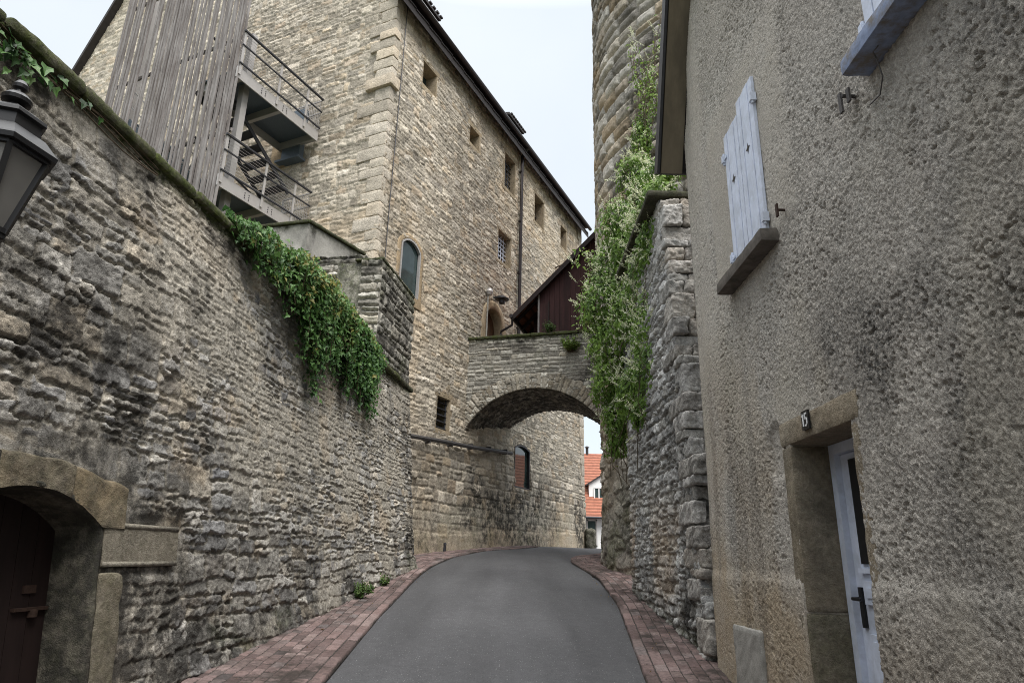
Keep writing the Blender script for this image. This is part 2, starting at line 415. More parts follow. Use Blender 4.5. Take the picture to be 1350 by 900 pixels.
def plaster_mat():
    k = newmat('roughcast_plaster')
    st = k.attr('st'); wx = k.attr('wx')
    n1 = k.noise(1.4, 6, .6); n2 = k.noise(20, 8, .7); n3 = k.noise(90, 5, .65)
    c = k.ramp(n1, [(.28, (.41, .375, .33)), (.5, (.465, .43, .38)), (.72, (.50, .47, .42))])
    c = k.scale(c, k.rng(st[0], 0, 1, .86, 1.1))
    c = k.scale(c, k.rng(n2, .3, .7, .82, 1.18)); c = k.scale(c, k.rng(n3, .3, .7, .74, 1.26)); c = k.scale(c, k.rng(k.noise(260, 3, .6), .3, .7, .8, 1.2))
    n4 = k.noise(2.3, 6, .65)
    c = k.mix(k.rng(k.math('MULTIPLY', wx[2], k.rng(n4, .3, .65, .4, 1.2)), 0, 1, 0, .8), c, k.mix(n2, (.33, .25, .155), (.46, .375, .27)))
    n5 = k.noise(34, 9, .8)
    c = k.mix(k.rng(k.math('MULTIPLY', wx[0], k.rng(n5, .38, .6, 0, 1.5)), .05, 1, 0, .88), c, (.05, .05, .05))
    c = k.mix(k.rng(k.math('MULTIPLY', wx[1], k.rng(n4, .3, .6, .2, 1.2)), 0, 1, 0, .7), c, (.46, .42, .35))
    hb = k.math('ADD', n3, k.math('MULTIPLY', k.noise(210, 3, .6), .7))
    return k.out(c, .95, k.bump(hb, 1.0, .010), .1)
M['plaster'] = plaster_mat()

def simple(name, col, rough=.6, metal=0., var=.15, nscale=12, bump=.15, bdist=.004, spec=.35, col2=None, stretch=None, extra=None):
    k = newmat(name)
    vec = k.geo
    if stretch:
        mp = k.nd('ShaderNodeMapping', {0: k.geo}); mp.inputs['Scale'].default_value = stretch; vec = mp.outputs[0]
    n = k.noise(nscale, 6, .65, vec)
    c = k.scale(k.mix(0.0, col, col), k.rng(n, .25, .75, 1 - var, 1 + var))
    if col2: c = k.mix(k.rng(k.noise(nscale * .4, 7, .7, vec), .45, .62, 0, 1), c, col2)
    return k.out(c, rough, k.bump(n, bump, bdist), spec, metal, extra)
M['asphalt'] = None
def asphalt():
    k = newmat('worn_asphalt')
    n1 = k.noise(.55, 5, .6); n2 = k.noise(9, 6, .7); n3 = k.noise(75, 4, .75)
    vo = k.nd('ShaderNodeTexVoronoi', {'Vector': k.geo, 'Scale': 40.0}).outputs
    sp = k.rng(vo[0], .08, .22, 1, 0)
    rnd = k.nd('ShaderNodeSeparateColor', {0: vo[1]}).outputs[0]
    mp = k.nd('ShaderNodeMapping', {0: k.geo}); mp.inputs['Scale'].default_value = (1.5, .12, 1)
    n4 = k.noise(1.2, 4, .55, mp.outputs[0])                       # wheel-worn lanes along the street
    c = k.ramp(n1, [(.3, (.054, .054, .057)), (.7, (.073, .073, .076))])
    c = k.scale(c, k.rng(n4, .3, .7, .82, 1.22)); c = k.scale(c, k.rng(n2, .3, .7, .88, 1.14)); c = k.scale(c, k.rng(n3, .3, .7, .6, 1.45))
    c = k.mix(k.math('MULTIPLY', sp, k.rng(rnd, .55, .9, 0, 1.0)), c, (.34, .335, .33))
    hb = k.math('ADD', n3, k.math('MULTIPLY', sp, .6))
    return k.out(c, k.rng(n1, .3, .7, .72, .85), k.bump(hb, .5, .006), .3)
M['asphalt'] = asphalt()
M['steel'] = simple('painted_grey_steel', (.42, .40, .385), .45, .3, .08, 6)
M['grate'] = simple('steel_grating', (.13, .16, .19), .5, .5, .25, 60, .6, .01)
M['dsteel'] = simple('dark_steel', (.045, .045, .05), .5, .4, .2)
M['slat'] = simple('weathered_grey_timber', (.24, .222, .215), .85, 0, .45, 14, .6, .008, .15, (.14, .122, .115), (1, 1, .15))
M['roofdark'] = simple('dark_roof_tiles', (.035, .030, .030), .7, 0, .3, 8)
M['pipe'] = simple('dark_brown_metal_pipe', (.035, .028, .028), .4, .4, .2)
M['ironpipe'] = simple('old_iron_pipe', (.075, .07, .068), .6, .2, .3)
M['shed'] = simple('dark_red_boards', (.052, .024, .024), .8, 0, .35, 7, .4, .005, .2, (.03, .016, .016), (1, 1, .15))
M['doorwood'] = simple('dark_red_brown_wood', (.017, .010, .009), .65, 0, .4, 10, .4, .005, .25, None, (1, 1, .1))
M['oak'] = simple('brown_plank_door', (.10, .06, .035), .7, 0, .35, 9, .4, .005, .2, None, (1, 1, .1))
M['white'] = simple('white_blue_paint', (.60, .65, .76), .55, 0, .12, 14, .35, .003, .3, (.50, .54, .62))
M['whitewall'] = simple('white_render', (.78, .78, .77), .85, 0, .05, 4)
M['blue'] = simple('flaking_blue_paint', (.23, .28, .40), .7, 0, .3, 18, .6, .006, .2, (.17, .155, .14))
M['concrete'] = simple('stained_concrete', (.13, .115, .10), .9, 0, .35, 14, .6, .008, .15, (.075, .068, .06))
M['soffit'] = simple('verge_board', (.185, .155, .11), .85, 0, .2, 6, .2, .004, .15, (.13, .11, .08), (1, .3, .3))
M['rust'] = simple('rusty_iron', (.05, .03, .022), .8, .3, .4, 30)
M['black'] = simple('black_paint', (.012, .012, .013), .4, 0, .1)
M['dark'] = simple('dark_interior', (.012, .011, .010), .9, 0, .1)
M['lead'] = simple('leaded_panes', (.02, .022, .025), .2, 0, .2, 20, .1, .002, .5)
M['redtile'] = None
def glass(name, col, rough=.06, tint=.0):
    k = newmat(name); n = k.noise(2.5, 3, .5)
    c = k.scale(k.mix(0.0, col, col), k.rng(n, .3, .7, .75, 1.3))
    return k.out(c, rough, k.bump(n, .08, .01), .3)
M['glass'] = glass('window_glass', (.035, .055, .055))
M['mirror'] = glass('reflecting_window_glass', (.03, .045, .042), .04)
M['mirror'].node_tree.nodes['Principled BSDF'].inputs['Specular IOR Level'].default_value = 1.0
M['milk'] = glass('dusty_lantern_glass', (.17, .165, .155), .18)
def redtile():
    k = newmat('red_clay_tiles')
    w = k.nd('ShaderNodeTexWave', {'Vector': k.geo, 'Scale': 1.5, 'Distortion': .4, 'Detail': 1.0}, bands_direction='Z').outputs[0]
    br = k.noise(5, 5, .7)
    c = k.ramp(br, [(.3, (.22, .085, .055)), (.6, (.31, .125, .08)), (.8, (.38, .175, .12))])
    c = k.scale(c, k.rng(w, 0, .35, .45, 1))
    return k.out(c, .8, k.bump(w, .6, .05), .2)
M['redtile'] = redtile()
def leaf_mat(name, stops):
    k = newmat(name); st = k.attr('st')
    c = k.ramp(st[0], stops)
    c = k.scale(c, k.rng(k.noise(60, 3), .3, .7, .85, 1.15))
    p = k.nd('ShaderNodeBsdfPrincipled', {'Base Color': c, 'Roughness': .5, 'Specular IOR Level': .3})
    t = k.nd('ShaderNodeBsdfTranslucent', {0: k.scale(c, 1.3)})
    mxs = k.nd('ShaderNodeMixShader', {0: .28, 1: p.outputs[0], 2: t.outputs[0]})
    k.nd('ShaderNodeOutputMaterial', {0: mxs.outputs[0]})
    return k.m
M['ivy'] = leaf_mat('ivy_leaves', [(0, (.018, .045, .014)), (.35, (.040, .10, .025)), (.7, (.078, .165, .038)), (.93, (.12, .20, .06)), (1, (.20, .19, .05))])
M['vine'] = leaf_mat('vine_leaves', [(0, (.040, .080, .014)), (.4, (.105, .185, .028)), (.75, (.18, .28, .05)), (1, (.26, .31, .085))])
M['flower'] = leaf_mat('vine_blossom', [(0, (.44, .47, .26)), (.5, (.63, .65, .45)), (1, (.74, .75, .60))])
M['grass'] = leaf_mat('weed_leaves', [(0, (.03, .06, .015)), (.6, (.07, .13, .03)), (1, (.13, .19, .06))])
M['litter'] = leaf_mat('dry_leaves', [(0, (.06, .035, .015)), (.5, (.13, .08, .03)), (1, (.20, .15, .06))])
M['stem'] = simple('woody_stems', (.07, .05, .03), .9, 0, .3)
M['earth'] = simple('earth_and_grass', (.07, .075, .035), .95, 0, .4, 3, .5, .05)

# ------------------------------------------------------------------ ground, road, pavements
def g(y):
    y = np.asarray(y, float); t = np.clip(y, 14, 28) - 14
    r = np.where(y < 14, .1 * np.clip(y, -14, 14), 1.4 + .1 * t - .1 * t * t / 28)
    return np.where(y > 28, 2.1, r)
def flat(u, v): z = np.zeros(u.shape); return z, z + .5, z + .5, z + 1
mb = MB()
xs = np.concatenate([[-400, -120, -60, -30], np.linspace(-20, 20, 11), [30, 60, 120, 400]])
ys = np.concatenate([[-400, -100, -30, -14], np.linspace(-10, 30, 41), [36, 60, 120, 400]])
nz = lambda u, v: np.stack([u * 0, u * 0, u * 0 + 1], -1)
mb.grid(xs, ys, lambda u, v: (np.stack([u, v, g(v) - .06], -1), nz(u, v)), flat)
tag(mb.build('ground', M['earth'], smooth=True), kind='structure')
mb = MB()
mb.grid(np.linspace(-2.9, 2.6, 56), np.linspace(-8, 17, 126), lambda u, v: (np.stack([u, v, g(v) + .02 - .008 * u * u], -1), nz(u, v)), lambda u, v: ((fbm(u, v, 3) - .5) * .025, u * 0 + .5, u * 0 + .5, u * 0 + 1))
mb.grid(np.linspace(-2.9, 20, 40), np.linspace(17, 70, 90), lambda u, v: (np.stack([u, v, g(v) + .02 - .008 * np.minimum(u * u, 6.8)], -1), nz(u, v)), lambda u, v: ((fbm(u, v, 3) - .5) * .025 * (v < 17.01), u * 0 + .5, u * 0 + .5, u * 0 + 1))
tag(mb.build('road', M['asphalt'], smooth=True), kind='structure')

def pave(name, yy, inner, outer, seed, sgn, res=.014):
    """brick strip between the wall foot (inner) and the road edge (outer)"""
    y = np.arange(yy[0], yy[-1], res)
    i_ = np.interp(y, yy, inner); o_ = np.interp(y, yy, outer)
    # soften the polyline edges
    kk = np.ones(45) / 45
    sm = lambda a: np.convolve(np.pad(a, 22, mode='edge'), kk, 'valid')
    i_, o_ = sm(i_), sm(o_)
    wmax = np.abs(o_ - i_).max(); n = int(wmax / res) + 2
    t = np.linspace(0, 1, n)
    def pos(T, Y):
        ii = np.interp(Y, y, i_); oo = np.interp(Y, y, o_)
        x = oo + (ii - oo) * T
        edge = sst(0, .012, np.abs(x - oo))
        return np.stack([x, Y, g(Y) + .028 * edge + .012 + .02 * T], -1), nz(T, Y)
    def hf(T, Y):
        ii = np.interp(Y, y, i_); oo = np.interp(Y, y, o_)
        d = np.abs(ii - oo) * T
        ks = (d < .115).astype(int) + (d < .24).astype(int)      # 2 kerb, 1 gutter row, 0 field
        d = d + .016 * (fbm(d * 5, Y * 5, seed) - .5); Yj = Y + .03 * (fbm(d * 4, Y * 4, seed + 7) - .5)
        ku = np.where(ks == 2, 0., np.where(ks == 1, 1., 2 + np.floor((d - .24) / .105)))
        base = np.where(ks == 2, 0., np.where(ks == 1, .12, .24 + (ku - 2) * .105)); wd = np.where(ks == 2, .115, np.where(ks == 1, .12, .105))
        L = np.where(ks == 2, .36, np.where(ks == 1, .24, .165))
        x = Yj / L + .5 * np.mod(ku, 2); kv = np.floor(x)
        e = np.minimum(np.minimum(d - base, base + wd - d), np.minimum(x - kv, kv + 1 - x) * L)
        m = sst(.001, .009, e)
        kk_ = ku.astype(int); kv = kv.astype(int)
        r1 = hsh(kk_, kv, seed); r2 = hsh(kk_, kv, seed + 1)
        h = m * (.010 + .010 * (r2 - .5)) + .009 * (fbm(d * 30, Y * 30, seed + 3) - .5) + .02 * (fbm(d * 1.2, Y * 1.2, seed + 4) - .5)
        return h, r1, r2, m
    def wxf(T, Y, h, r1, r2, m):
        dk = sst(.42, .68, fbm(T * 3 + 5, Y * 1.3, seed + 9)) * .75 + .95 * sst(.80, .97, T)  # blotchy dirt, plus a contact shadow painted into the bricks along the wall
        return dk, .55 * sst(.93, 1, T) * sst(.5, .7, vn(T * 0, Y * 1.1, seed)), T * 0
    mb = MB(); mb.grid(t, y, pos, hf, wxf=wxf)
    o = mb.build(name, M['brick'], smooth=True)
    return tag(o, kind='structure')
WX = lambda y: -2.55 + .1 * (np.asarray(y) - 6.29)          # foot of the left wall
pave('pavement_left', [-3, 6.2, 9, 12.9, 13.9, 14.6, 16.4, 18.7, 20.4, 22], [WX(-3) - .1, WX(6.2) - .1, WX(9) - .1, WX(12.9) - .1, WX(13.9) - .1, -3.0, -2.3, -1.15, -.3, .6],
     [-1.35, -1.49, -1.58, -1.6, -1.56, -1.5, -1.24, -.6, .44, 1.0], 11, -1)
pave('pavement_right', [-3, 2, 6.4, 10.2, 12.9, 14.6, 15.8, 16.6, 17.4, 18.5], [2.05, 2.05, 2.05, 2.05, 2.6, 3.4, 3.6, 3.6, 3.6, 3.6],
     [.55, .9, 1.22, 1.59, 1.68, 1.53, 1.43, 1.5, 1.75, 2.6], 23, 1)

# ------------------------------------------------------------------ left retaining wall
LW = thing('retaining_wall', 'tall leaning grey rubble wall along the left of the lane, with an arched doorway and mossy top', 'wall')
def lpos(u, v, n=0.0):
    x = -2.55 + .1 * (u - 6.29) - .1 * (v - .1 * u)
    p = np.stack([x, u + 0 * v, v + 0 * u], -1)
    N = np.array([1, -.11, .1]); N = N / np.linalg.norm(N)
    return p + N * n, np.broadcast_to(N, p.shape)
def lp(u, v, n=0.0):
    return lpos(np.array(float(u)), np.array(float(v)), n)[0]
LN = np.array([1, -.11, .1]); LN /= np.linalg.norm(LN)
LU = np.array([.11, 1, 0]); LU /= np.linalg.norm(LU)
LV = np.array([-.1, 0, 1]); LV /= np.linalg.norm(LV)
LTOP = lambda y: 4.80 + .018 * (np.asarray(y) - 3.4)
us = [-2.0]
while us[-1] < 13.95: us.append(us[-1] + (.06 if us[-1] < 2.0 else max(.0095, .0019 * us[-1])))
us = np.array(us); vs = np.arange(-.3, 5.05, .0115)
DU0, DU1, DZS, DRISE = 3.58, 4.79, 1.79, .21              # doorway
def arch_z(u, u0, u1, zs, rise):
    hw = (u1 - u0) / 2; R = (hw * hw + rise * rise) / (2 * rise); c = zs + rise - R
    d = np.clip(R * R - (u - (u0 + u1) / 2) ** 2, 0, None)
    return c + np.sqrt(d)
def lkeep(u, v):
    inside = (u > DU0 - .03) & (u < DU1 + .03) & (v < arch_z(u, DU0 - .03, DU1 + .03, DZS, DRISE + .03))
    blk = (u > 4.84) & (u < 5.74) & (v > 1.53) & (v < 1.83)
    return ~inside & ~blk & (v < LTOP(u) - .02)
def lh(u, v):
    h, r1, r2, m = coursed(u, v, .105, .19, .022, 3, .05, .012, .018, .010, .35, 1.1, .8, rag=.042)
    h2, a1, a2, m2 = coursed(u, v, .185, .31, .029, 8, .06, .014, .020, .011, .40, 1.0, .8, rag=.046)
    k = sst(.44, .56, fbm(u * .45 + 3, v * .6, 91, 3) + .14 * sst(2.2, .6, v) - .05 * sst(3, 4, v)) > .5
    h = np.where(k, h2, h); r1 = np.where(k, a1, r1); r2 = np.where(k, a2, r2); m = np.where(k, m2, m)
    smear = sst(.48, .66, fbm(u * 1.1, v * 1.3, 77, 4) + .10 * sst(2.8, 4.2, v) * sst(8, 5, u)) * .8      # mortar slurry over the stones
    h = h * (1 - .55 * smear) + .022 * smear + .012 * smear * (fbm(u * 22, v * 22, 78, 4) - .5); m = m * (1 - .8 * smear)
    dz = np.maximum(sst(5.35, 5.1, u) * sst(2.50, 2.25, v), sst(4.7, 4.8, u) * sst(5.85, 5.75, u) * sst(1.42, 1.5, v) * sst(1.95, 1.86, v))
    h = h * (1 - .8 * dz)
    h = h + .07 * (fbm(u * .5, v * .5, 5, 3) - .5)
    flare = sst(.45, .0, v - g(u)) * .05
    end = sst(13.65, 13.95, u) * -.12
    return h + flare + end - .01, r1, r2, m
def lwx(u, v, h, r1, r2, m):
    top = LTOP(u) - v
    dk = .36 * sst(3.2, 1.0, v) * sst(9.5, 4.5, u) + .16 * sst(2.4, 1.2, v) + .6 * sst(.50, .66, fbm(u * .8 + 9, v * .55, 31)) + .55 * sst(.54, .68, fbm(u * 2.6, v * .8, 37)) * sst(3.2, .4, top) + .8 * sst(5.6, 4.6, u) * sst(2.1, 2.3, v) * sst(3.6, 3.0, v) * sst(.35, .55, fbm(u * 1.2, v * 1.2, 39))  # near lower wall darkened in colour as shade; the patchy terms are stains
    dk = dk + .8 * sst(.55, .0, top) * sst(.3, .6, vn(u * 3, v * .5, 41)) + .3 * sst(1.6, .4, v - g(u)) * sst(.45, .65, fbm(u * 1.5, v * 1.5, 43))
    ms = .9 * sst(.22, .02, top) + .3 * sst(.6, .75, fbm(u * 1.2, v * 2, 47)) * sst(.8, 0, v - g(u))
    oc = .4 * sst(.52, .7, fbm(u * 1.1 + 30, v * 1.1, 53)) * sst(2.4, .3, top) * sst(7.5, 4, u) + .3 * sst(.64, .72, fbm(u * 2, v * 2.4, 57))
    return np.clip(dk, 0, 1), np.clip(ms, 0, 1), np.clip(oc, 0, 1)
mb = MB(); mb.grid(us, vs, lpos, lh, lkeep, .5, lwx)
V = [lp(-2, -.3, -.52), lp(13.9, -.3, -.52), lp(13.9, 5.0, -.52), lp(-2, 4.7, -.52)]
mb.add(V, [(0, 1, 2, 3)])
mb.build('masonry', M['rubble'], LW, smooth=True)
# coping: worn slabs under moss
mb = MB(); y = -2.0; i = 0
while y < 13.85:
    L = random.uniform(.45, .85); L = min(L, 13.9 - y)
    if L < .15: break
    c = lp(y + L / 2, LTOP(y + L / 2) + .015, -.20 + random.uniform(-.02, .02))
    mb.rough(c, (.60, L * .99, .10), LN * [1, 1, 0], LU, (0, .018, 1), .035 if y > 2.5 else .1, .035, .022, 100 + i,
             st=(random.random(), random.random(), 1), wx=(.8, random.uniform(.55, 1) if y < 8 else random.uniform(.35, .9), 0), freq=5)
    y += L; i += 1
mb.build('coping', M['coping'], LW, smooth=True)

def arch_frame(mb, P, u0, u1, z0, zs, rise, w, dep, proud=.02, nseg=18, seed=0, st=None, wx=None, wtop=None, jit=.012):
    """dressed arched surround with its reveal; P(u,z,n)->world"""
    wtop = wtop or w
    ii = [(u0, z) for z in np.linspace(z0, zs, 10)] + [(u, float(arch_z(u, u0, u1, zs, rise))) for u in np.linspace(u0, u1, nseg + 1)[1:-1]] + [(u1, z) for z in np.linspace(zs, z0, 10)]
    oo = [(u0 - w, z) for z in np.linspace(z0, zs, 10)] + [(u, float(arch_z(u, u0 - w, u1 + w, zs, rise + wtop))) for u in np.linspace(u0 - w, u1 + w, nseg + 1)[1:-1]] + [(u1 + w, z) for z in np.linspace(zs, z0, 10)]
    n = len(ii); rg = np.random.RandomState(seed)
    ring = []
    for k in range(n):
        a, b = np.array(ii[k]), np.array(oo[k])
        row = []
        row.append(P(a[0], a[1], -dep))
        row.append(P(a[0], a[1], -dep * .5 + rg.uniform(-jit, jit) * .3))
        row.append(P(a[0], a[1], proud - .03))
        a2 = a + (b - a) * .12
        row.append(P(a2[0], a2[1], proud + rg.uniform(-jit, jit) * .4))
        for t in (.4, .7):
            c = a + (b - a) * t
            row.append(P(c[0], c[1], proud + rg.uniform(-jit, jit)))
        row.append(P(b[0], b[1], proud - .005 + rg.uniform(-jit, jit)))
        row.append(P(b[0], b[1], -.08))
        ring.append(row)
    V = [p for row in ring for p in row]; c = len(ring[0])
    Q = [(i * c + j, i * c + j + 1, (i + 1) * c + j + 1, (i + 1) * c + j) for i in range(n - 1) for j in range(c - 1)]
    mb.add(V, Q, st=st, wx=wx)
P_l = lambda u, z, n: lp(u, z, n)
mb = MB()
arch_frame(mb, P_l, DU0, DU1, .2, DZS, DRISE, .04, .34, .025, 22, 4, (.2, .1, 1), (.95, .12, .0), jit=.006)  # mossy stained reveal, its colour darkened further to stand in for shade
# quoin blocks round the doorway
for (u0, u1, z0, z1, s) in [(4.83, 5.06, .15, 1.49, 1), (3.30, 3.57, .15, 1.0, 2), (3.2, 3.57, 1.01, 1.85, 3)]:
    mb.rough(lp((u0 + u1) / 2, (z0 + z1) / 2, -.1), (.30, u1 - u0, z1 - z0), LN, LU, LV, .03, .03, .014, s, (.4, .35, 1), (.3, .2, .2))
# big flush head stones above, cut to the arch
for k, (a0, a1) in enumerate([(3.28, 3.90), (3.905, 4.50), (4.505, 5.06)]):
    n = 26; uu = np.linspace(a0, a1, n); rows = []
    for j in range(15):
        t = j / 14; row = []
        for i, u_ in enumerate(uu):
            zi = float(arch_z(min(max(u_, DU0), DU1), DU0, DU1, DZS, DRISE)) + .004 if DU0 < u_ < DU1 else DZS - .0
            zt = 2.20 - .10 * ((u_ - 4.1) / .9) ** 2 + .05 * (float(fbm(np.array(u_ * 5.), np.array(0.3), 33, 3)) - .5)
            z_ = zi + (zt - zi) * t
            ed = min(i, n - 1 - i, 14 - j, 99); 
            nn = .030 + .030 * (float(fbm(np.array(u_ * 9.), np.array(z_ * 9.), 70 + k, 4)) - .5) - (.03 if ed == 0 and j == 14 else 0) - (.012 if i in (0, n - 1) else 0)
            row.append(lp(u_, z_, nn))
        rows.append(row)
    V = [p for r_ in rows for p in r_]
    Q = [(j * n + i, j * n + i + 1, (j + 1) * n + i + 1, (j + 1) * n + i) for j in range(14) for i in range(n - 1)]
    Vb = [lp(uu[i], 2.2, -.12) for i in range(n)]; m0 = len(V); V += Vb
    Q += [(14 * n + i, 14 * n + i + 1, m0 + i + 1, m0 + i) for i in range(n - 1)]
    mb.add(V, Q, st=(.3 + .1 * k, .25, 1), wx=(.5, .15, .1 + .18 * k))
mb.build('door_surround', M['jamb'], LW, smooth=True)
mb = MB()
mb.rough(lp(5.29, 1.68, -.108), (.26, .90, .30), LN, LU, LV, .02, .015, .005, 61, (.4, .4, 1), (.15, .1, .1))
mb.box(lp(5.29, 1.812, .016), (.02, .88, .035), LN, LU, LV, st=(.5, .5, 1)); mb.box(lp(5.29, 1.548, .016), (.02, .88, .035), LN, LU, LV, st=(.5, .5, 1))
mb.build('carved_block', M['jamb'], LW, smooth=True)
mb = MB()
for k in range(8):
    w = (DU1 - DU0) / 8; uc = DU0 + w * (k + .5)
    mb.box(lp(uc, 1.1, -.33), (.05, w * .975, 2.0), LN, LU, LV)
mb.box(lp(4.2, 1.1, -.37), (.02, 1.25, 2.2), LN, LU, LV)
dr = mb.build('door', M['doorwood'], LW)
tag(dr, 'dark red-brown plank door')
mb = MB(); mb.box(lp(4.62, 1.42, -.30), (.02, .10, .05), LN, LU, LV); mb.lathe(lp(4.66, 1.25, -.29), [(0, 0), (.03, 0), (.03, .05), (0, .05)]); mb.build('latch', M['rust'], dr)
mb = MB()
mb.bar(lp(4.78, 1.30, -.30), lp(4.5, 1.30, -.30), .045, .02); mb.build('hinge', M['rust'], dr)
rebase(LW, (-2.7, 4.5, .45))

# terrace fill behind the wall
mb = MB()
mb.box((-12.5, 3.2, 2.0), (18.0, 25.5, 4.9), st=(.5, .5, 1)); 
tag(mb.build('terrace_ground', M['earth']), kind='structure')

# stone block standing on the end of the wall
PW = thing('stone_pier', 'stubby pier of pale layered stone with a blackened side, on the left wall end', 'pier')
pd = np.array([math.sin(R_(9.5)), math.cos(R_(9.5)), 0]); pn = np.array([pd[1], -pd[0], 0])
P0 = np.array([-2.57, 12.0, 0.])
def thinh(seed, rh=.13, ln=.5, amp=.06):
    return lambda u, v: coursed(u, v, rh, ln, amp, seed, .06, .022, .02, .035, .2, .6)
mb = MB()
mb.grid(np.arange(0, 2.05, .02), np.arange(4.3, 7.2, .02), lambda u, v: (P0 + u[..., None] * pd + np.stack([u * 0, u * 0, v], -1), np.broadcast_to(pn, u.shape + (3,))), thinh(71, .2, .5, .04),
        thick=.25, wxf=lambda u, v, h, a, b, m: (np.clip(.75 + .5 * (fbm(u * 2, v * 1.2, 5) - .4), 0, 1), .35 * sst(6.8, 7.2, v) + .3 * sst(.55, .7, fbm(u * 2, v * 2, 8)), u * 0))
mb.grid(np.arange(0, .42, .018), np.arange(4.3, 7.2, .018), lambda u, v: (P0 - u[..., None] * pn + np.stack([u * 0, u * 0, v], -1), np.broadcast_to(-pd, u.shape + (3,))), thinh(72, .17, .5, .07),
        thick=.2, wxf=lambda u, v, h, a, b, m: (.6 * sst(6.7, 7.1, v) + .55 * sst(.45, .62, fbm(u * 3, v * 1.2, 6)), .2 * sst(7, 7.2, v), u * 0))
mb.box(P0 + pd * 1.03 - pn * .5 + np.array([0, 0, 5.9]), (.9, 1.95, 2.5), pn, pd, st=(.2, .3, .5), wx=(.7, .3, 0))
mb.build('masonry', M['thin'], PW, smooth=True)
mb = MB(); mb.rough(P0 + pd * 1.0 - pn * .28 + np.array([0, 0, 7.19]), (.6, 2.05, .06), pn, pd, res=.04, r=.02, amp=.02, seed=4, st=(.3, .3, 1), wx=(.7, .6, 0)); mb.build('coping', M['coping'], PW, smooth=True)
rebase(PW, (-2.5, 12.5, 4.9))
# low terrace wall left of it (stone face, plastered part beyond)
TW = thing('terrace_wall', 'low terrace wall above the ivy, part layered stone and part grey plaster with a dark coping', 'wall')
T1 = np.array([-2.97, 12.35, 0.])
mb = MB()
mb.grid(np.arange(0, 1.45, .018), np.arange(4.4, 7.42, .018), lambda u, v: (T1 - u[..., None] * pn + np.stack([u * 0, u * 0, v], -1), np.broadcast_to(-pd, u.shape + (3,))), thinh(73, .17, .5, .075),
        thick=.3, wxf=lambda u, v, h, a, b, m: (.5 * sst(7.1, 7.4, v) + .5 * sst(.5, .66, fbm(u * 3, v * 1.2, 9)), u * 0, u * 0))
mb.build('masonry', M['thin'], TW, smooth=True)
mb = MB()
def tw_pt(p): return np.array(p, float)
A_ = np.array([-5.9, 13.05, 0]); B_ = np.array([-4.33, 12.65, 0]); C_ = np.array([-3.5, 14.2, 0])
for a, b, s in ((A_, B_, 1), (B_, C_, 2)):
    d_ = b - a; L = np.linalg.norm(d_); d_ /= L; n_ = np.array([d_[1], -d_[0], 0])
    mb.grid(np.arange(0, L + .02, .03), np.arange(4.6, 8.27, .03), lambda u, v: (a + u[..., None] * d_ + np.stack([u * 0, u * 0, v], -1), np.broadcast_to(n_, u.shape + (3,))),
            lambda u, v: ((fbm(u * 3, v * 3, s + 60) - .5) * .03, u * 0 + .5, fbm(u * 2, v * 2, s), u * 0 + 1), thick=.3,
            wxf=lambda u, v, h, r1, r2, m: (.75 * sst(.4, .62, fbm(u * 2.2, v * .9, s + 66)) + .4 * sst(7.9, 8.25, v), .3 * sst(8.0, 8.3, v), u * 0))
mb.build('plaster_face', M['cement'], TW, smooth=True)
mb = MB()
for a, b, s in ((A_, B_, 1), (B_, C_, 2)):
    d_ = (b - a); L = np.linalg.norm(d_); d_ /= L; n_ = np.array([d_[1], -d_[0], 0])
    mb.rough((a + b) / 2 + np.array([0, 0, 8.30 + .003 * s]) - n_ * .12, (.36, L + .05, .07), n_, d_, res=.05, r=.02, amp=.012, seed=s, st=(.1, .3, 1), wx=(.8, .5, 0))
mb.build('coping', M['coping'], TW, smooth=True)
rebase(TW, (-4.0, 12.6, 4.5))

# ------------------------------------------------------------------ castle
CA = thing('castle', 'huge buff stone castle with small windows, dark eaves and a steep gable', 'castle')
AZ = R_(25.5)
cd = np.array([math.sin(AZ), math.cos(AZ), 0]); cn = np.array([cd[1], -cd[0], 0]); gd = -cn
C0 = np.array([-2.1, 16.66, 0.]); CU0, CU1 = -2.68, 11.85; CZT = 16.15
CC = C0 + CU0 * cd
def cp(u, z, n=0.0): return C0 + u * cd + n * cn + np.array([0, 0, z])
def gp(s_, z, n=0.0): return CC + s_ * gd - n * cd + np.array([0, 0, z])
# openings: u0,u1,z0,z1,kind
OPEN = [(-1.30, -.62, 14.17, 14.90, 'square'), (1.45, 2.06, 14.02, 14.60, 'square'), (3.97, 4.78, 13.84, 15.17, 'grille'), (6.6, 7.46, 13.80, 14.97, 'dark'),
        (9.32, 9.98, 14.0, 14.95, 'dark'), (3.63, 4.55, 10.97, 12.03, 'lattice'), (.42, 1.05, 4.80, 5.64, 'louvre')]
W7 = (-1.68, -.82, 7.86, 9.12, .2); W9 = (5.2, 6.40, 3.78, 5.02, .12); DR = (2.92, 4.05, 7.0, 8.55, .55)
def ckeep(u, v):
    k = np.ones(u.shape, bool)
    for a, b, c, d, _ in OPEN: k &= ~((u > a - .05) & (u < b + .05) & (v > c - .05) & (v < d + .05))
    for a, b, c, d, r in (W7, W9, DR): k &= ~((u > a - .04) & (u < b + .04) & (v > c - .04) & (v < arch_z(u, a - .04, b + .04, d, r + .04)))
    return k
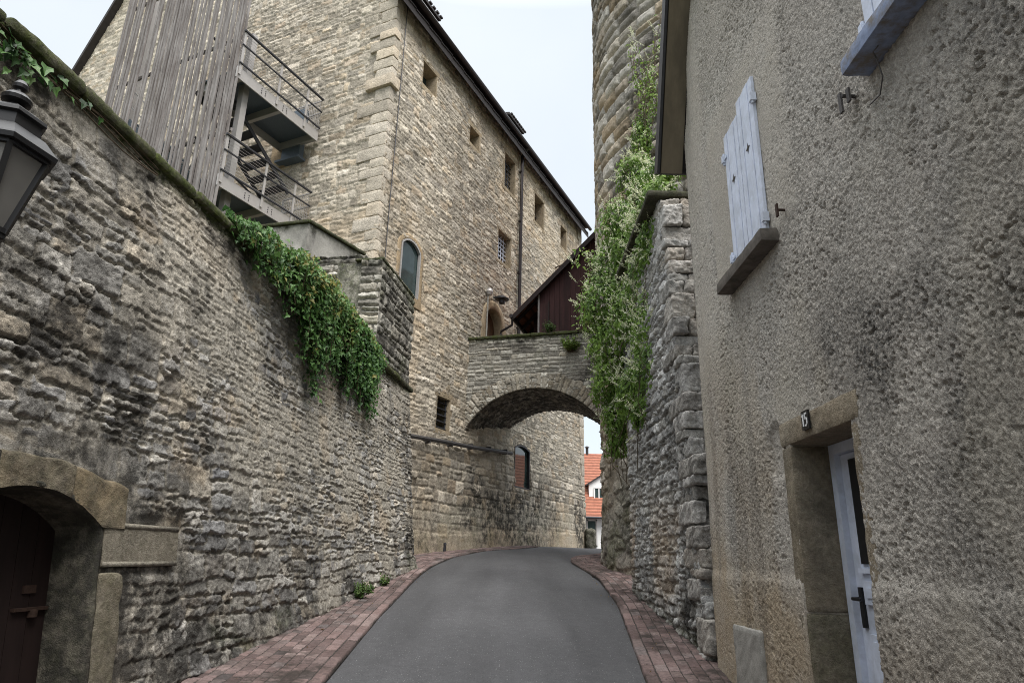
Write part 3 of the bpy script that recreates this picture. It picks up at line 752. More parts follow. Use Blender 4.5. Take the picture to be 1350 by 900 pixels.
def ch(u, v):
    h, r1, r2, m = coursed(u, v, .170, .31, .022, 21, .06, .020, .012, .018, .36, .9, .7, rag=.016)
    h2, a1, a2, m2 = coursed(u, v, .27, .40, .040, 24, .05, .026, .016, .03, .25, .7)
    k = sst(4.3, 4.8, v + .25 * (vn(u * 2, v * 0, 4) - .5)) > .5
    hh = np.where(k, h, h2); r1 = np.where(k, r1, a1); r2 = np.where(k, r2, a2); m = np.where(k, m, m2)
    gz = v - g(C0[1] + u * cd[1])
    band = sst(.52, .40, gz + .06 * (fbm(u * 3, u * 0, 9) - .5))
    old = sst(1.5, .9, gz + .5 * (fbm(u * 1.5, v * 1.5, 19) - .5)) * (1 - band)
    hh = hh * (1 - .9 * band) * (1 - .55 * old) + .05 * band + .02 * old
    m = m * (1 - band) * (1 - .75 * old)
    hh = hh + .05 * sst(4.7, 3.9, v) + .05 * (fbm(u * .35, v * .35, 6, 3) - .5)
    return hh, r1, r2, m
def cwx(u, v, h, a, b, m):
    gz = v - g(C0[1] + u * cd[1])
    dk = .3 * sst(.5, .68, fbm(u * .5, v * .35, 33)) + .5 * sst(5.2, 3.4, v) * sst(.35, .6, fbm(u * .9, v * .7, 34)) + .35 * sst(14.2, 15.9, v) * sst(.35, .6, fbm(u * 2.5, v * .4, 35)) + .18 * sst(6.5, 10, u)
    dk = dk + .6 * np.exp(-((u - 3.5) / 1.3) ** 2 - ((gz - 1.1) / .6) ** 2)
    oc = .35 * sst(.48, .66, fbm(u * .45 + 3, v * .4, 36)) + .55 * sst(.8, .4, gz) + .45 * sst(1.5, -2.0, u) * sst(.4, .6, fbm(u, v * .5, 37)) * sst(12, 8, v) + .5 * (a > .93)
    gr = .25 * sst(2.2, .4, gz) * sst(.5, .7, fbm(u * 2, v * 2, 38))
    return np.clip(dk, 0, 1), np.clip(gr, 0, 1), np.clip(oc, 0, 1)
mb = MB()
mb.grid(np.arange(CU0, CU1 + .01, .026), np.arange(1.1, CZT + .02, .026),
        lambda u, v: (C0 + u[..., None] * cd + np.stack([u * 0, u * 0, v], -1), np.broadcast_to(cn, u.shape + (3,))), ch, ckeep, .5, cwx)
# gable wall
SW, GS = 15.4, math.tan(R_(59))
def gtop(s_): return CZT + np.minimum(s_, SW - s_) * GS
def gh(u, v):
    h, r1, r2, m = coursed(u, v, .180, .33, .022, 27, .05, .020, .012, .018, .36, .9, .7, rag=.016)
    return h + .06 * (fbm(u * .35, v * .35, 7, 3) - .5), r1, r2, m
def gwx(u, v, h, a, b, m):
    dk = .6 * sst(.5, .68, fbm(u * .5, v * .3, 43)) * sst(16, 9, v)
    oc = .6 * sst(.46, .64, fbm(u * .45 + 3, v * .35, 46)) * sst(14, 10, v) + .4 * (a > .92)
    return np.clip(dk, 0, 1), u * 0, np.clip(oc, 0, 1)
GW = (2.62, 3.25, 11.55, 13.1)
mb.grid(np.arange(0, 6.6, .032), np.arange(4.0, 22, .032), lambda u, v: (CC + u[..., None] * gd + np.stack([u * 0, u * 0, v], -1), np.broadcast_to(-cd, u.shape + (3,))), gh,
        lambda u, v: v < gtop(u) - .03, .3, gwx)
mb.grid(np.arange(6.56, SW + .01, .045), np.arange(4.0, 29.2, .045), lambda u, v: (CC + u[..., None] * gd + np.stack([u * 0, u * 0, v], -1), np.broadcast_to(-cd, u.shape + (3,))), gh,
        lambda u, v: v < gtop(u) - .03, .3, gwx)
# far end and rear
E0 = cp(CU1, 0); mb.grid(np.arange(0, SW, .15), np.arange(1.1, 29, .12), lambda u, v: (E0 + u[..., None] * gd + np.stack([u * 0, u * 0, v], -1), np.broadcast_to(cd, u.shape + (3,))), gh, lambda u, v: v < gtop(u) - .03, .3)
rr = CC + SW * gd; rf = E0 + SW * gd
mb.add([rr, rf, rf + [0, 0, CZT], rr + [0, 0, CZT]], [(0, 1, 2, 3)])
mb.build('wall', M['buff'], CA, smooth=True)

# long pale quoin stones at the corner
mb = MB(); z = 4.3; k = 0; rg = random.Random(5)
while z < 15.9:
    hgt = rg.uniform(.24, .40)
    jut = .0
    if 12.9 < z < 14.6: jut = rg.uniform(.02, .12)
    sl = rg.uniform(.55, 1.0) if k % 2 else rg.uniform(.35, .6); ul = rg.uniform(.2, .36) if k % 2 else rg.uniform(.12, .24)
    c = CC + gd * (sl / 2 - .03 - jut / 2) + cd * (ul / 2 - .045 - jut / 2) + np.array([0, 0, z + hgt / 2])
    oc = .6 if (jut > .05) else (.05 if rg.random() < .75 or z > 9.5 else .5)
    mb.rough(c, (sl + jut, ul + jut, hgt * .97), gd, cd, res=.05, r=.025, amp=.016, seed=k, st=(rg.uniform(.3, .75), rg.uniform(.4, 1), 1), wx=(rg.uniform(0, .25), 0, oc), freq=6)
    z += hgt; k += 1
mb.build('quoin', M['buff'], CA, smooth=True)
# long stones at the far corner
mb = MB(); z = 2.0
while z < 15.9:
    hgt = rg.uniform(.28, .5); ul = rg.uniform(.3, .7)
    mb.rough(cp(CU1 - ul / 2 + .04, z + hgt / 2, -.12), (ul, .34, hgt * .97), cd, cn, res=.07, r=.02, amp=.012, seed=k, st=(rg.uniform(.3, .75), rg.uniform(.3, .7), 1), wx=(.3, 0, .3 if z < 4 else .1), freq=6)
    z += hgt; k += 1
mb.build('quoin', M['buff'], CA, smooth=True)

def rect_frame(mb, P, X, Y, u0, u1, z0, z1, w, dep, seed, st=(.5, .5, 1), wx=(.15, 0, .15), proud=.018, sill=True):
    n0 = (proud - dep) / 2; D = dep + proud
    N = np.cross(X, (0, 0, 1))
    for (a, b, c, d, k) in [(u0 - w, u0, z0, z1, 0), (u1, u1 + w, z0, z1, 1), (u0 - w * 1.1, u1 + w * 1.1, z1, z1 + w * 1.3, 2), (u0 - w * 1.1, u1 + w * 1.1, z0 - w * 1.1, z0, 3)]:
        mb.rough(P((a + b) / 2, (c + d) / 2, n0 + .003 * k), (b - a, D, d - c - .004), X, Y, res=.06, r=.012, amp=.006, seed=seed + k, st=(st[0] + .1 * (k - 1), st[1], 1), wx=wx)
for i, (a, b, c, d, kind) in enumerate(OPEN):
    mb = MB(); rect_frame(mb, cp, cd, cn, a, b, c, d, .13, .42, 300 + i * 7, wx=(.1 + .2 * (a > 3), 0, .1))
    fr = mb.build('window', M['sand'], CA, smooth=True)
    mb = MB(); mb.box(cp((a + b) / 2, (c + d) / 2, -.36), (b - a + .1, .02, d - c + .1), cd, cn); mb.build('pane', M['lead'] if kind in ('lattice', 'grille') else M['glass'], fr)
    if kind in ('grille', 'lattice'):
        mb = MB(); nx, nz_ = (4, 7) if kind == 'grille' else (5, 7)
        for k in range(1, nx): mb.bar(cp(a + (b - a) * k / nx, c, -.17), cp(a + (b - a) * k / nx, d, -.17), .028)
        for k in range(1, nz_): mb.bar(cp(a, c + (d - c) * k / nz_, -.17), cp(b, c + (d - c) * k / nz_, -.17), .028)
        mb.build('grille', M['white'] if kind == 'lattice' else M['dsteel'], fr)
    if kind == 'louvre':
        mb = MB()
        for k in range(5):
            zc = c + (d - c) * (k + .5) / 5
            mb.box(cp((a + b) / 2, zc, -.12), (b - a, .14, .015), cd, cn * .8 + np.array([0, 0, -.6]), cn * .6 + np.array([0, 0, .8]))
        for u_ in (a + .02, b - .02): mb.bar(cp(u_, c, -.1), cp(u_, d, -.1), .04)
        mb.build('louvre', M['dsteel'], fr)
    if kind == 'dark':
        mb = MB(); mb.bar(cp((a + b) / 2, c, -.3), cp((a + b) / 2, d, -.3), .05); mb.bar(cp(a, (c + d) / 2, -.3), cp(b, (c + d) / 2, -.3), .04); mb.build('glazing_bar', M['dsteel'], fr)
# tall glazed openings with slim steel frames
def arch_poly(P, a, b, c, d, r, n, nseg=12):
    return [P(a, c, n)] + [P(u, float(arch_z(u, a, b, d, r)), n) for u in np.linspace(a, b, nseg + 1)] + [P(b, c, n)]
def fan(mb, pts):
    n = len(pts); mb.add(pts, None, [(0, i, i + 1) for i in range(1, n - 1)])
for (a, b, c, d, r), wd, s, nn in ((W7, .16, 5, .05), (W9, .02, 6, .10)):
    mb = MB(); arch_frame(mb, cp, a, b, c, d, r, wd, .22, .022, 14, s, (.5, .5, 1), (.1, 0, .35), jit=.006)
    mb.rough(cp((a + b) / 2, c - .13, -.08), (b - a + .3, .25, .25), cd, cn, res=.05, r=.015, amp=.008, seed=s, st=(.4, .5, 1), wx=(.2, 0, .3))
    fr = mb.build('window', M['sand'], CA, smooth=True)
    mb = MB(); fan(mb, arch_poly(cp, a, b, c, d, r, -.05)); mb.build('pane', M['glass'] if wd > .1 else M['mirror'], fr)
    mb = MB(); pts = arch_poly(cp, a + .02, b - .02, c + .02, d, r, .0)
    for p, q in zip(pts, pts[1:] + pts[:1]): mb.bar(p, q, .045, .07, up=cn)
    mb.build('frame', M['steel'] if wd > .1 else M['dsteel'], fr)
# blocked slot and sill under the last window
mb = MB(); rect_frame(mb, cp, cd, cn, 9.25, 9.95, 13.05, 13.5, .1, .2, 777, wx=(.4, 0, .1))
mb.box(cp(9.6, 13.28, -.05), (.7, .1, .45), cd, cn, st=(.2, .4, 1)); mb.build('blocked_window', M['sand'], CA, smooth=True)
# arched door onto the bridge
mb = MB(); a, b, c, d, r = DR
arch_frame(mb, cp, a, b, c, d, r, .26, .34, .05, 16, 9, (.55, .55, 1), (.2, 0, .25), jit=.01)
sr = mb.build('door_surround', M['sand'], CA, smooth=True)
mb = MB()
for k in range(6): mb.box(cp(a + (b - a) * (k + .5) / 6, 8.05, -.28), ((b - a) / 6 * .97, .05, 2.1), cd, cn)
mb.build('door', M['oak'], CA)
# roof with dark verge, eaves and dormers
mb = MB(); ov = .42; ez = CZT - .05
def roofpt(u, s_, lift=0.0): return cp(u, CZT + s_ * GS + .12 + lift, 0) + gd * s_
RU0, RU1 = CU0 - .25, CU1 + .25
for s0, s1, sg in ((-.30, SW / 2, 1),):
    V = [roofpt(RU0, s0), roofpt(RU1, s0), roofpt(RU1, s1), roofpt(RU0, s1)]
    V2 = [p - np.array([0, 0, .24]) for p in V]
    mb.add(V + V2, [(0, 1, 2, 3), (7, 6, 5, 4), (0, 4, 5, 1), (1, 5, 6, 2), (2, 6, 7, 3), (3, 7, 4, 0)])
    mm = lambda p: p - 2 * ((p - CC) @ gd - SW / 2) * gd
    V = [mm(p) for p in V]; V2 = [mm(p) for p in V2]
    mb.add(V + V2, [(3, 2, 1, 0), (4, 5, 6, 7), (1, 5, 4, 0), (2, 6, 5, 1), (3, 7, 6, 2), (0, 4, 7, 3)])
# tile butts along the eaves
for k in range(int((RU1 - RU0) / .22)):
    u = RU0 + (k + .5) * .22
    mb.box(roofpt(u, -.30, -.02 + .015 * (k % 3)), (.2, .05, .05), cd, gd)
rf_ = mb.build('roof', M['roofdark'], CA)
for u0, u1 in ((-2.3, -.75), (4.0, 5.3)):
    mb = MB()
    s0 = .25; uc = (u0 + u1) / 2; zb = CZT + s0 * GS - .05
    base = cp(uc, 0, 0) + gd * (s0 + .9)
    mb.box(base + [0, 0, zb + .25], (u1 - u0 - .3, 1.8, .5), cd, gd)
    mb.box(base - gd * .22 + [0, 0, zb + .53], (u1 - u0, 2.1, .10), cd, gd + np.array([0, 0, .25]))
    for k in range(8): mb.box(base - gd * 1.33 + cd * ((k - 3.5) * (u1 - u0) / 8) + [0, 0, zb + .26], (.12, .06, .05), cd, gd)
    mb.build('dormer', M['roofdark'], rf_)
mb = MB()
for k, u0 in enumerate(np.arange(RU0, RU1, 3.8)):
    u1 = min(u0 + 3.8, RU1)
    mb.tube([cp(u0, CZT + .0 - .42 + .25, .40), cp(u1, CZT - .42 + .25, .40)], .075, 8)
mb.box(cp((RU0 + RU1) / 2, CZT - .03, .16), (RU1 - RU0, .30, .10), cd, cn)
mb.build('eaves_gutter', M['pipe'], CA)
mb = MB()
mb.tube([cp(5.12, CZT - .18, .38), cp(5.12, CZT - .5, .14), cp(5.12, 12, .13), cp(5.12, 7.0, .13)], .06, 8)
for z in (15, 13, 11, 9): mb.box(cp(5.12, z, .11), (.17, .10, .05), cd, cn)
mb.build('downpipe', M['pipe'], CA)
# thin lightning wire down the corner
mb = MB(); mb.tube([cp(-2.32, 16, .06), cp(-2.33, 13.5, .06), cp(-2.36, 10, .06), cp(-2.36, 7, .06)], .012, 5); mb.build('lightning_wire', M['dsteel'], CA)
# old pipe running along the foot of the wall
mb = MB(); mb.tube([cp(-1.2, 4.33, .16), cp(.5, 4.45, .17), cp(2.2, 4.55, .17), cp(3.6, 4.66, .16), cp(4.72, 4.75, .14)], .055, 8)
for u in (-.1, 1.0, 2.1, 3.2, 4.3): mb.box(cp(u, 4.39 + .08 * u, .12), (.05, .16, .15), cd, cn)
mb.build('ledge_pipe', M['ironpipe'], CA)
# hooks, vent stub at the foot
mb = MB(); mb.tube([cp(8.7, 12.72, 0), cp(8.7, 12.8, .3), cp(8.75, 12.62, .4)], .03, 6); mb.build('wall_hook', M['rust'], CA); mb = MB(); mb.tube([cp(9.05, 12.72, 0), cp(9.05, 12.8, .3), cp(9.1, 12.62, .4)], .03, 6); mb.build('wall_hook', M['rust'], CA)
mb = MB(); mb.tube([cp(.98, 1.72, .06), cp(.98, 1.80, .10), cp(.98, 1.93, .12)], [.05, .06, .035], 8); mb.tube([cp(.98, 1.92, .12), cp(.98, 1.97, .10)], .05, 8); mb.build('vent_stub', M['dsteel'], CA)
# steel shutter box beside the stair
mb = MB(); mb.box(gp(2.95, 12.3, .10), (.62, .16, 1.5), gd, -cd); mb.box(gp(2.95, 11.5, .16), (.8, .28, .06), gd, -cd); mb.build('shutter_box', M['grate'], CA)
mb = MB(); mb.rough(gp(3.45, 11.9, .02), (.5, .2, .9), gd, -cd, res=.06, seed=8, st=(.5, .5, 1), wx=(.2, 0, .3)); mb.build('window_jamb', M['sand'], CA, smooth=True)
rebase(CA, (*cp(4, 0)[:2], 1.9))

# lamp above the bridge door
LA = thing('wall_lamp', 'small dark disc lamp with a pale conduit above the arched door on the bridge', 'lamp')
mb = MB(); c = cp(3.45, 9.42, .30); mb.lathe(c, [(0, .1), (.08, .09), (.22, .0), (.22, -.03), (.1, -.05), (.09, -.16), (0, -.17)], 14); mb.build('lamp_shade', M['dsteel'], LA)
mb = MB(); mb.tube([cp(3.45, 9.5, .0), cp(3.45, 9.53, .3)], .03, 6); mb.build('bracket', M['dsteel'], LA)
mb = MB(); c = cp(2.96, 9.5, .1); mb.lathe(c, [(0, .13), (.08, .1), (.12, 0), (.08, -.1), (0, -.13)], 12); mb.build('junction_box', M['steel'], LA)
mb = MB(); mb.tube([cp(2.94, 9.4, .07), cp(2.90, 7.6, .07)], .025, 6); mb.build('conduit', M['cement'], LA)
rebase(LA, tuple(cp(3.4, 9.4)))

# ------------------------------------------------------------------ bridge
BR = thing('stone_bridge', 'stone arch bridge spanning the lane from the castle to the round tower', 'bridge')
BZ = R_(74)
bu = np.array([math.sin(BZ) , -math.cos(BZ) * 1.0, 0]); bu = np.array([.961, -.276, 0]); bw = np.array([.276, .961, 0])
B0 = np.array([-1.2, 18.4, 0.]); BD = 2.9; BC, BRAD, BCZ = 1.88, 2.26, 3.84; BT = 7.62
def bp(u, z, n=0.0): return B0 + bu * u - bw * n + np.array([0, 0, z])
def bkeep(u, v):
    rr = np.hypot(u - BC, v - BCZ)
    return (rr > BRAD + .02) & ((v > 4.9) | (u > 3.9))
def bh(u, v):
    h, r1, r2, m = coursed(u, v, .115, .30, .036, 31, .05, .024, .012, .022, .25, .7)
    return h + .05 * (fbm(u, v, 6) - .5), r1, r2, m
def bwx(u, v, h, a, b, m):
    dk = .5 * sst(.48, .66, fbm(u * .8, v * .8, 63)) + .6 * sst(7.3, 7.6, v) * sst(.3, .6, fbm(u * 2, v, 64)) + .35 * sst(2.6, 3.8, u)
    return np.clip(dk, 0, 1), np.clip(.55 * sst(7.45, 7.62, v) + .25 * sst(.6, .75, fbm(u * 2, v * 2, 65)), 0, 1), .0 * u
mb = MB()
bpos = lambda n: (lambda u, v: (B0 + u[..., None] * bu - n * bw + np.stack([u * 0, u * 0, v], -1), np.broadcast_to(-bw * (1 if n > -1 else -1), u.shape + (3,))))
mb.grid(np.arange(-1.2, 5.4, .02), np.arange(1.0, BT, .02), bpos(0.), bh, bkeep, .35, bwx)
mb.grid(np.arange(-.2, 5.4, .06), np.arange(1.0, BT, .06), bpos(-BD), bh, bkeep, .35, bwx)
mb.box(bp(2, 6.9, -BD / 2), (7, BD - .3, .5), bu, bw, st=(.3, .3, 0), wx=(.5, .3, 0))
mb.build('masonry', M['thin'], BR, smooth=True)
# ring of voussoirs
mb = MB(); th0, th1 = R_(-4), R_(184)
def rpos(t, r): return (B0 + (BC + r * np.cos(t))[..., None] * bu + np.stack([t * 0, t * 0, BCZ + r * np.sin(t)], -1) + .015 * -bw, np.broadcast_to(-bw, t.shape + (3,)))
def rh(t, r):
    h, r1, r2, m = coursed((r - BRAD), t * BRAD, .135, .62, .045, 35, .03, .016, .012, .022, .05, .5)
    edge = sst(.50, .44, (r - BRAD) + .1 * (vn(t * 16, t * 0, 3) - .5))
    return h * edge - .06 * (1 - edge), r1, r2, m
mb.grid(np.arange(th0, th1, .0075), BRAD + np.arange(0, .52, .018), rpos, rh, None, .3, lambda t, r, h, a, b, m: (np.clip(.45 * sst(.45, .62, fbm(t * 4, r * 3, 5)), 0, 1), .12 + 0 * t, .15 + 0 * t))
mb.build('arch_ring', M['thin'], BR, smooth=True)
# vault underside, its stone colour darkened for the shade under the arch
mb = MB()
def vpos(t, d): return (B0 + (BC + BRAD * np.cos(t))[..., None] * bu + d[..., None] * bw + np.stack([t * 0, t * 0, BCZ + BRAD * np.sin(t)], -1), -(np.cos(t)[..., None] * bu + np.sin(t)[..., None] * np.array([0, 0, 1.])))
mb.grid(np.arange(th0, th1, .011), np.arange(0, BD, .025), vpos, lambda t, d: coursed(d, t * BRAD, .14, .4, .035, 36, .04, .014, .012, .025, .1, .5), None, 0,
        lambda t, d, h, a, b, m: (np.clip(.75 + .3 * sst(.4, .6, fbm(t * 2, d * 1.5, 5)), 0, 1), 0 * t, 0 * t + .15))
mb.build('vault', M['thin'], BR, smooth=True)
mb = MB()
for k in range(9):
    u0 = -.9 + k * .68
    mb.rough(bp(u0 + .33, BT + .03, -.16), (.67, .46, .09), bu, bw, res=.03, r=.03, amp=.022, seed=k + 5, st=(.2, .3, 1), wx=(.6, .75, 0), freq=6)
mb.build('coping', M['coping'], BR, smooth=True)
rebase(BR, (*bp(1.8, 0, -1.4)[:2], 6.6))

# ------------------------------------------------------------------ shed on the bridge
SH = thing('wooden_shed', 'dark red-brown board shed with a sloping roof standing on the bridge against the tower', 'shed')
s0 = np.array([.30, 18.55, 0]); su = bu; sw = bw
def sp_(u, z, n=0.0): return s0 + su * u - sw * n + np.array([0, 0, z])
def rz(u): return 8.60 + (u + .1) * .985
mb = MB(); nb = 15
for k in range(nb):
    u0 = .50 + k * .155; u1 = u0 + .149
    V = [sp_(u0, 7.1, 0), sp_(u1, 7.1, 0), sp_(u1, rz(u1) - .06, 0), sp_(u0, rz(u0) - .06, 0)]
    off = -sw * (.008 if k % 2 else 0.0)
    V = [p + off for p in V]; V2 = [p + sw * .03 for p in V]
    mb.add(V + V2, [(0, 1, 2, 3), (4, 0, 3, 7), (1, 5, 6, 2), (3, 2, 6, 7)])
for nn in (-2.2,):
    mb.add([sp_(.1, 7.1, nn), sp_(2.9, 7.1, nn), sp_(2.9, rz(2.9) - .06, nn), sp_(.1, rz(.1) - .06, nn)], [(0, 1, 2, 3)])
mb.add([sp_(.1, 7.1, -1.0), sp_(.1, 7.1, -2.2), sp_(.1, rz(.1) - .06, -2.2), sp_(.1, rz(.1) - .06, -1.0)], [(0, 1, 2, 3)])
mb.add([sp_(.1, 7.1, -1.0), sp_(.5, 7.1, -1.0), sp_(.5, rz(.5) - .06, -1.0), sp_(.1, rz(.1) - .06, -1.0)], [(0, 1, 2, 3)])
mb.add([sp_(.5, 7.1, -.03), sp_(.5, 7.1, -1.0), sp_(.5, rz(.5) - .06, -1.0), sp_(.5, rz(.5) - .06, -.03)], [(0, 1, 2, 3)])
mb.build('wall', M['shed'], SH)
mb = MB(); mb.box(sp_(.66, 7.95, .02), (.24, .03, 1.7), su, sw); dd = mb.build('door', M['shed'], SH)
mb = MB()
mb.bar(sp_(.795, 7.1, .03), sp_(.795, 8.83, .03), .02, .03)
mb.build('door_frame', M['doorwood'], dd)
mb = MB(); mb.bar(sp_(.49, 7.1, .03), sp_(.49, rz(.49) - .1, .03), .05); mb.build('corner_post', M['slat'], SH)
mb = MB()
a_, b_ = -.24, 2.9
sl = np.array([1, 0, .985]); 
for (n0, n1, dz, t) in ((.22, -2.4, 0, .07),):
    V = [sp_(a_, rz(a_) + dz, n0), sp_(b_, rz(b_) + dz, n0), sp_(b_, rz(b_) + dz, n1), sp_(a_, rz(a_) + dz, n1)]
    V2 = [p - np.array([0, 0, t]) for p in V]
    mb.add(V + V2, [(0, 1, 2, 3), (7, 6, 5, 4), (0, 4, 5, 1), (2, 6, 7, 3), (3, 7, 4, 0)])
rfm = mb.build('roof', M['redtile'], SH)
mb = MB(); mb.bar(sp_(a_, rz(a_) - .1, .20), sp_(b_, rz(b_) - .1, .20), .05, .13)
mb.bar(sp_(a_, rz(a_) - .1, .22), sp_(a_, rz(a_) - .1, -2.4), .05, .12)
for n in (-.1, -.8, -1.5, -2.1): mb.bar(sp_(a_, rz(a_) - .13, n), sp_(.6, rz(.6) - .13, n), .07, .1)
mb.build('verge_board', M['doorwood'], rfm)
mb = MB(); mb.tube([sp_(a_ - .05, rz(a_) - .06, .25), sp_(a_ - .05, rz(a_) - .06, -2.4)], .06, 8)
gt = mb.build('gutter', M['pipe'], SH)
mb = MB(); mb.tube([sp_(a_ - .05, rz(a_) - .1, .1), sp_(a_ - .05, rz(a_) - .3, .1), sp_(a_ - .38, rz(a_) - .47, .1), sp_(a_ - .40, rz(a_) - .55, .1), sp_(a_ - .12, 7.4, .1)], .038, 7); mb.build('downpipe', M['pipe'], SH)
rebase(SH, tuple(sp_(1.3, 7.15, -1)))

# ------------------------------------------------------------------ round tower
TO = thing('round_tower', 'round tower of bulging buff ashlar blocks rising behind the flowering vine', 'tower')
TC = np.array([6.13, 14.83, 0.]); TR = 4.0
def tr(v): return TR + .04 * sst(5.2, 1.5, v)
def tpos(t, v):
    r = tr(v); d = np.stack([-np.cos(t), -np.sin(t), t * 0], -1)
    return TC + d * r[..., None] + np.stack([t * 0, t * 0, v], -1), d
def th_(t, v):
    u = t * TR
    h, r1, r2, m = coursed(u, v, .34, .62, .045, 41, .02, .022, .016, .03, .06, .5, .4, .05)
    h2, a1, a2, m2 = rubble(u, v, .42, .30, .07, 44, .1, .03, .2)
    sm = sst(.42, .58, fbm(u * .9, v * .8, 45)) * .8
    h2 = h2 * (1 - .6 * sm) + .03 * sm; m2 = m2 * (1 - sm)
    k = v + .8 * (vn(u * 1.5, v, 46) - .5) > 5.2
    return np.where(k, h, h2) + .08 * (fbm(u * .6, v * .6, 9) - .5), np.where(k, r1, a1), np.where(k, r2, a2), np.where(k, m, m2)
def twx(t, v, h, a, b, m):
    u = t * TR
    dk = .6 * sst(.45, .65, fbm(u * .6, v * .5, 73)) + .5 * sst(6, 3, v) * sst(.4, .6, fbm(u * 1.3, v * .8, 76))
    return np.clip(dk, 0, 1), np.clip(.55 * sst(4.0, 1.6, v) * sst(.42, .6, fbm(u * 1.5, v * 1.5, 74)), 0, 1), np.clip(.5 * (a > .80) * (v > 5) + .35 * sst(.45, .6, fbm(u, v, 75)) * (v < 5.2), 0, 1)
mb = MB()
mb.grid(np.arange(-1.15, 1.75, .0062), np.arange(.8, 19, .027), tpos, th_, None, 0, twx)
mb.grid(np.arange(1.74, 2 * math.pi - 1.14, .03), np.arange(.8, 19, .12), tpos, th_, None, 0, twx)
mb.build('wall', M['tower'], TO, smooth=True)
mb = MB(); mb.lathe(TC + [0, 0, 19], [(TR + .4, -.1), (TR + .4, .05), (2, 3.2), (.02, 6.2)], 40); mb.lathe(TC + [0, 0, 19], [(TR + .4, -.1), (TR - .3, -.12)], 40); mb.build('roof', M['roofdark'], TO)
rebase(TO, (TC[0], TC[1], 1.4))

# ------------------------------------------------------------------ right rubble wall
RW = thing('rubble_wall', 'high pale grey rubble wall on the right between the plaster house and the tower, its raked end showing long flat stones', 'wall')
RX = 1.97
def yend(z): return 6.74 + .06 + np.clip(z - .7, 0, 8) / 5.6 * 1.12
mb = MB()
def rwh(u, v):
    h, r1, r2, m = coursed(u, v, .11, .19, .030, 51, .05, .020, .026, .016, .3, .9, .9, rag=.05)
    h2, a1, a2, m2 = coursed(u, v, .13, .30, .036, 53, .06, .020, .02, .016, .3, .8, .8, rag=.04)
    k = v > 2.8 + .8 * vn(u, v, 4)
    return np.where(k, h2, h) + .07 * (fbm(u * .6, v * .6, 9) - .5) - .02, np.where(k, a1, r1), np.where(k, a2, r2), np.where(k, m2, m)
def rwwx(u, v, h, a, b, m):
    gz = v - g(u)
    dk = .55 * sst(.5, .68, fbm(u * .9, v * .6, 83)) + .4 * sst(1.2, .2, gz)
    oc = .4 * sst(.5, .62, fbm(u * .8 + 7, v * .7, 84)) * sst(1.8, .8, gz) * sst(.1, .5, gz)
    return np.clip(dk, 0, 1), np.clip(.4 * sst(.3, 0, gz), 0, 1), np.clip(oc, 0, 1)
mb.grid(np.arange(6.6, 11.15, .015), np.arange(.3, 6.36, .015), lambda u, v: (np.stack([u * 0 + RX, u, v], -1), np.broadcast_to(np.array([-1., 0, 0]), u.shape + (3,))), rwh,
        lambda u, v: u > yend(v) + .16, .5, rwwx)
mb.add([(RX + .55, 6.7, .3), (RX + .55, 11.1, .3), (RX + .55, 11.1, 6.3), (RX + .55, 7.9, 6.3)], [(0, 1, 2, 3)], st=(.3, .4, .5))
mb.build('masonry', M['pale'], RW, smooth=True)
# long flat stones of the raked end
mb = MB(); z = .5; k = 0; rg = random.Random(12)
while z < 6.25:
    hg = rg.choice([.10, .13, .17, .21, .26, .33]) * rg.uniform(.85, 1.1)
    if z + hg > 6.3: hg = 6.32 - z
    y0 = float(yend(z + hg / 2)) + rg.uniform(-.03, .05)
    if z < 2.3: y0 += .10
    if abs(z - 2.45) < .12: y0 -= .10
    x0 = RX - .035 + rg.uniform(-.025, .03); x1 = RX + rg.uniform(.55, .9)
    L = rg.uniform(.35, .7)
    cuts = [x0, x1] if rg.random() < .5 else [x0, x0 + rg.uniform(.16, .34), x1]
    for q, (xa_, xb_) in enumerate(zip(cuts[:-1], cuts[1:])):
        dy = rg.uniform(-.05, .06)
        mb.rough(((xa_ + xb_) / 2, y0 + dy + L / 2, z + hg / 2), (xb_ - xa_ - .012, L, hg * rg.uniform(.9, .97)), (1, rg.uniform(-.08, .08), rg.uniform(-.03, .03)), (0, 1, 0), (rg.uniform(-.05, .05), 0, 1), res=.012, r=.022, amp=.034, seed=k * 3 + q + 900,
             st=(rg.choice([.28, .42, .6, .75, .75, .5]), rg.uniform(.35, 1), 1), wx=(rg.uniform(.1, .5), 0, rg.uniform(0, .25)), freq=11)
    z += hg; k += 1
mb.box((RX + .33, 8.6, 3.25), (.56, .9, 5.8), st=(.3, .3, 0), wx=(.4, 0, 0))
mb.build('quoin', M['pale'], RW, smooth=True)
mb = MB()
for k in range(3): mb.rough((RX + .30, 8.0 + k * 1.0 + .45, 6.40), (.95, .93, .09), res=.035, r=.025, amp=.015, seed=k + 70, st=(.2, .3, 1), wx=(.7, .3, 0), freq=5)
mb.build('coping', M['coping'], RW, smooth=True)
rebase(RW, (RX + .3, 9, .9))

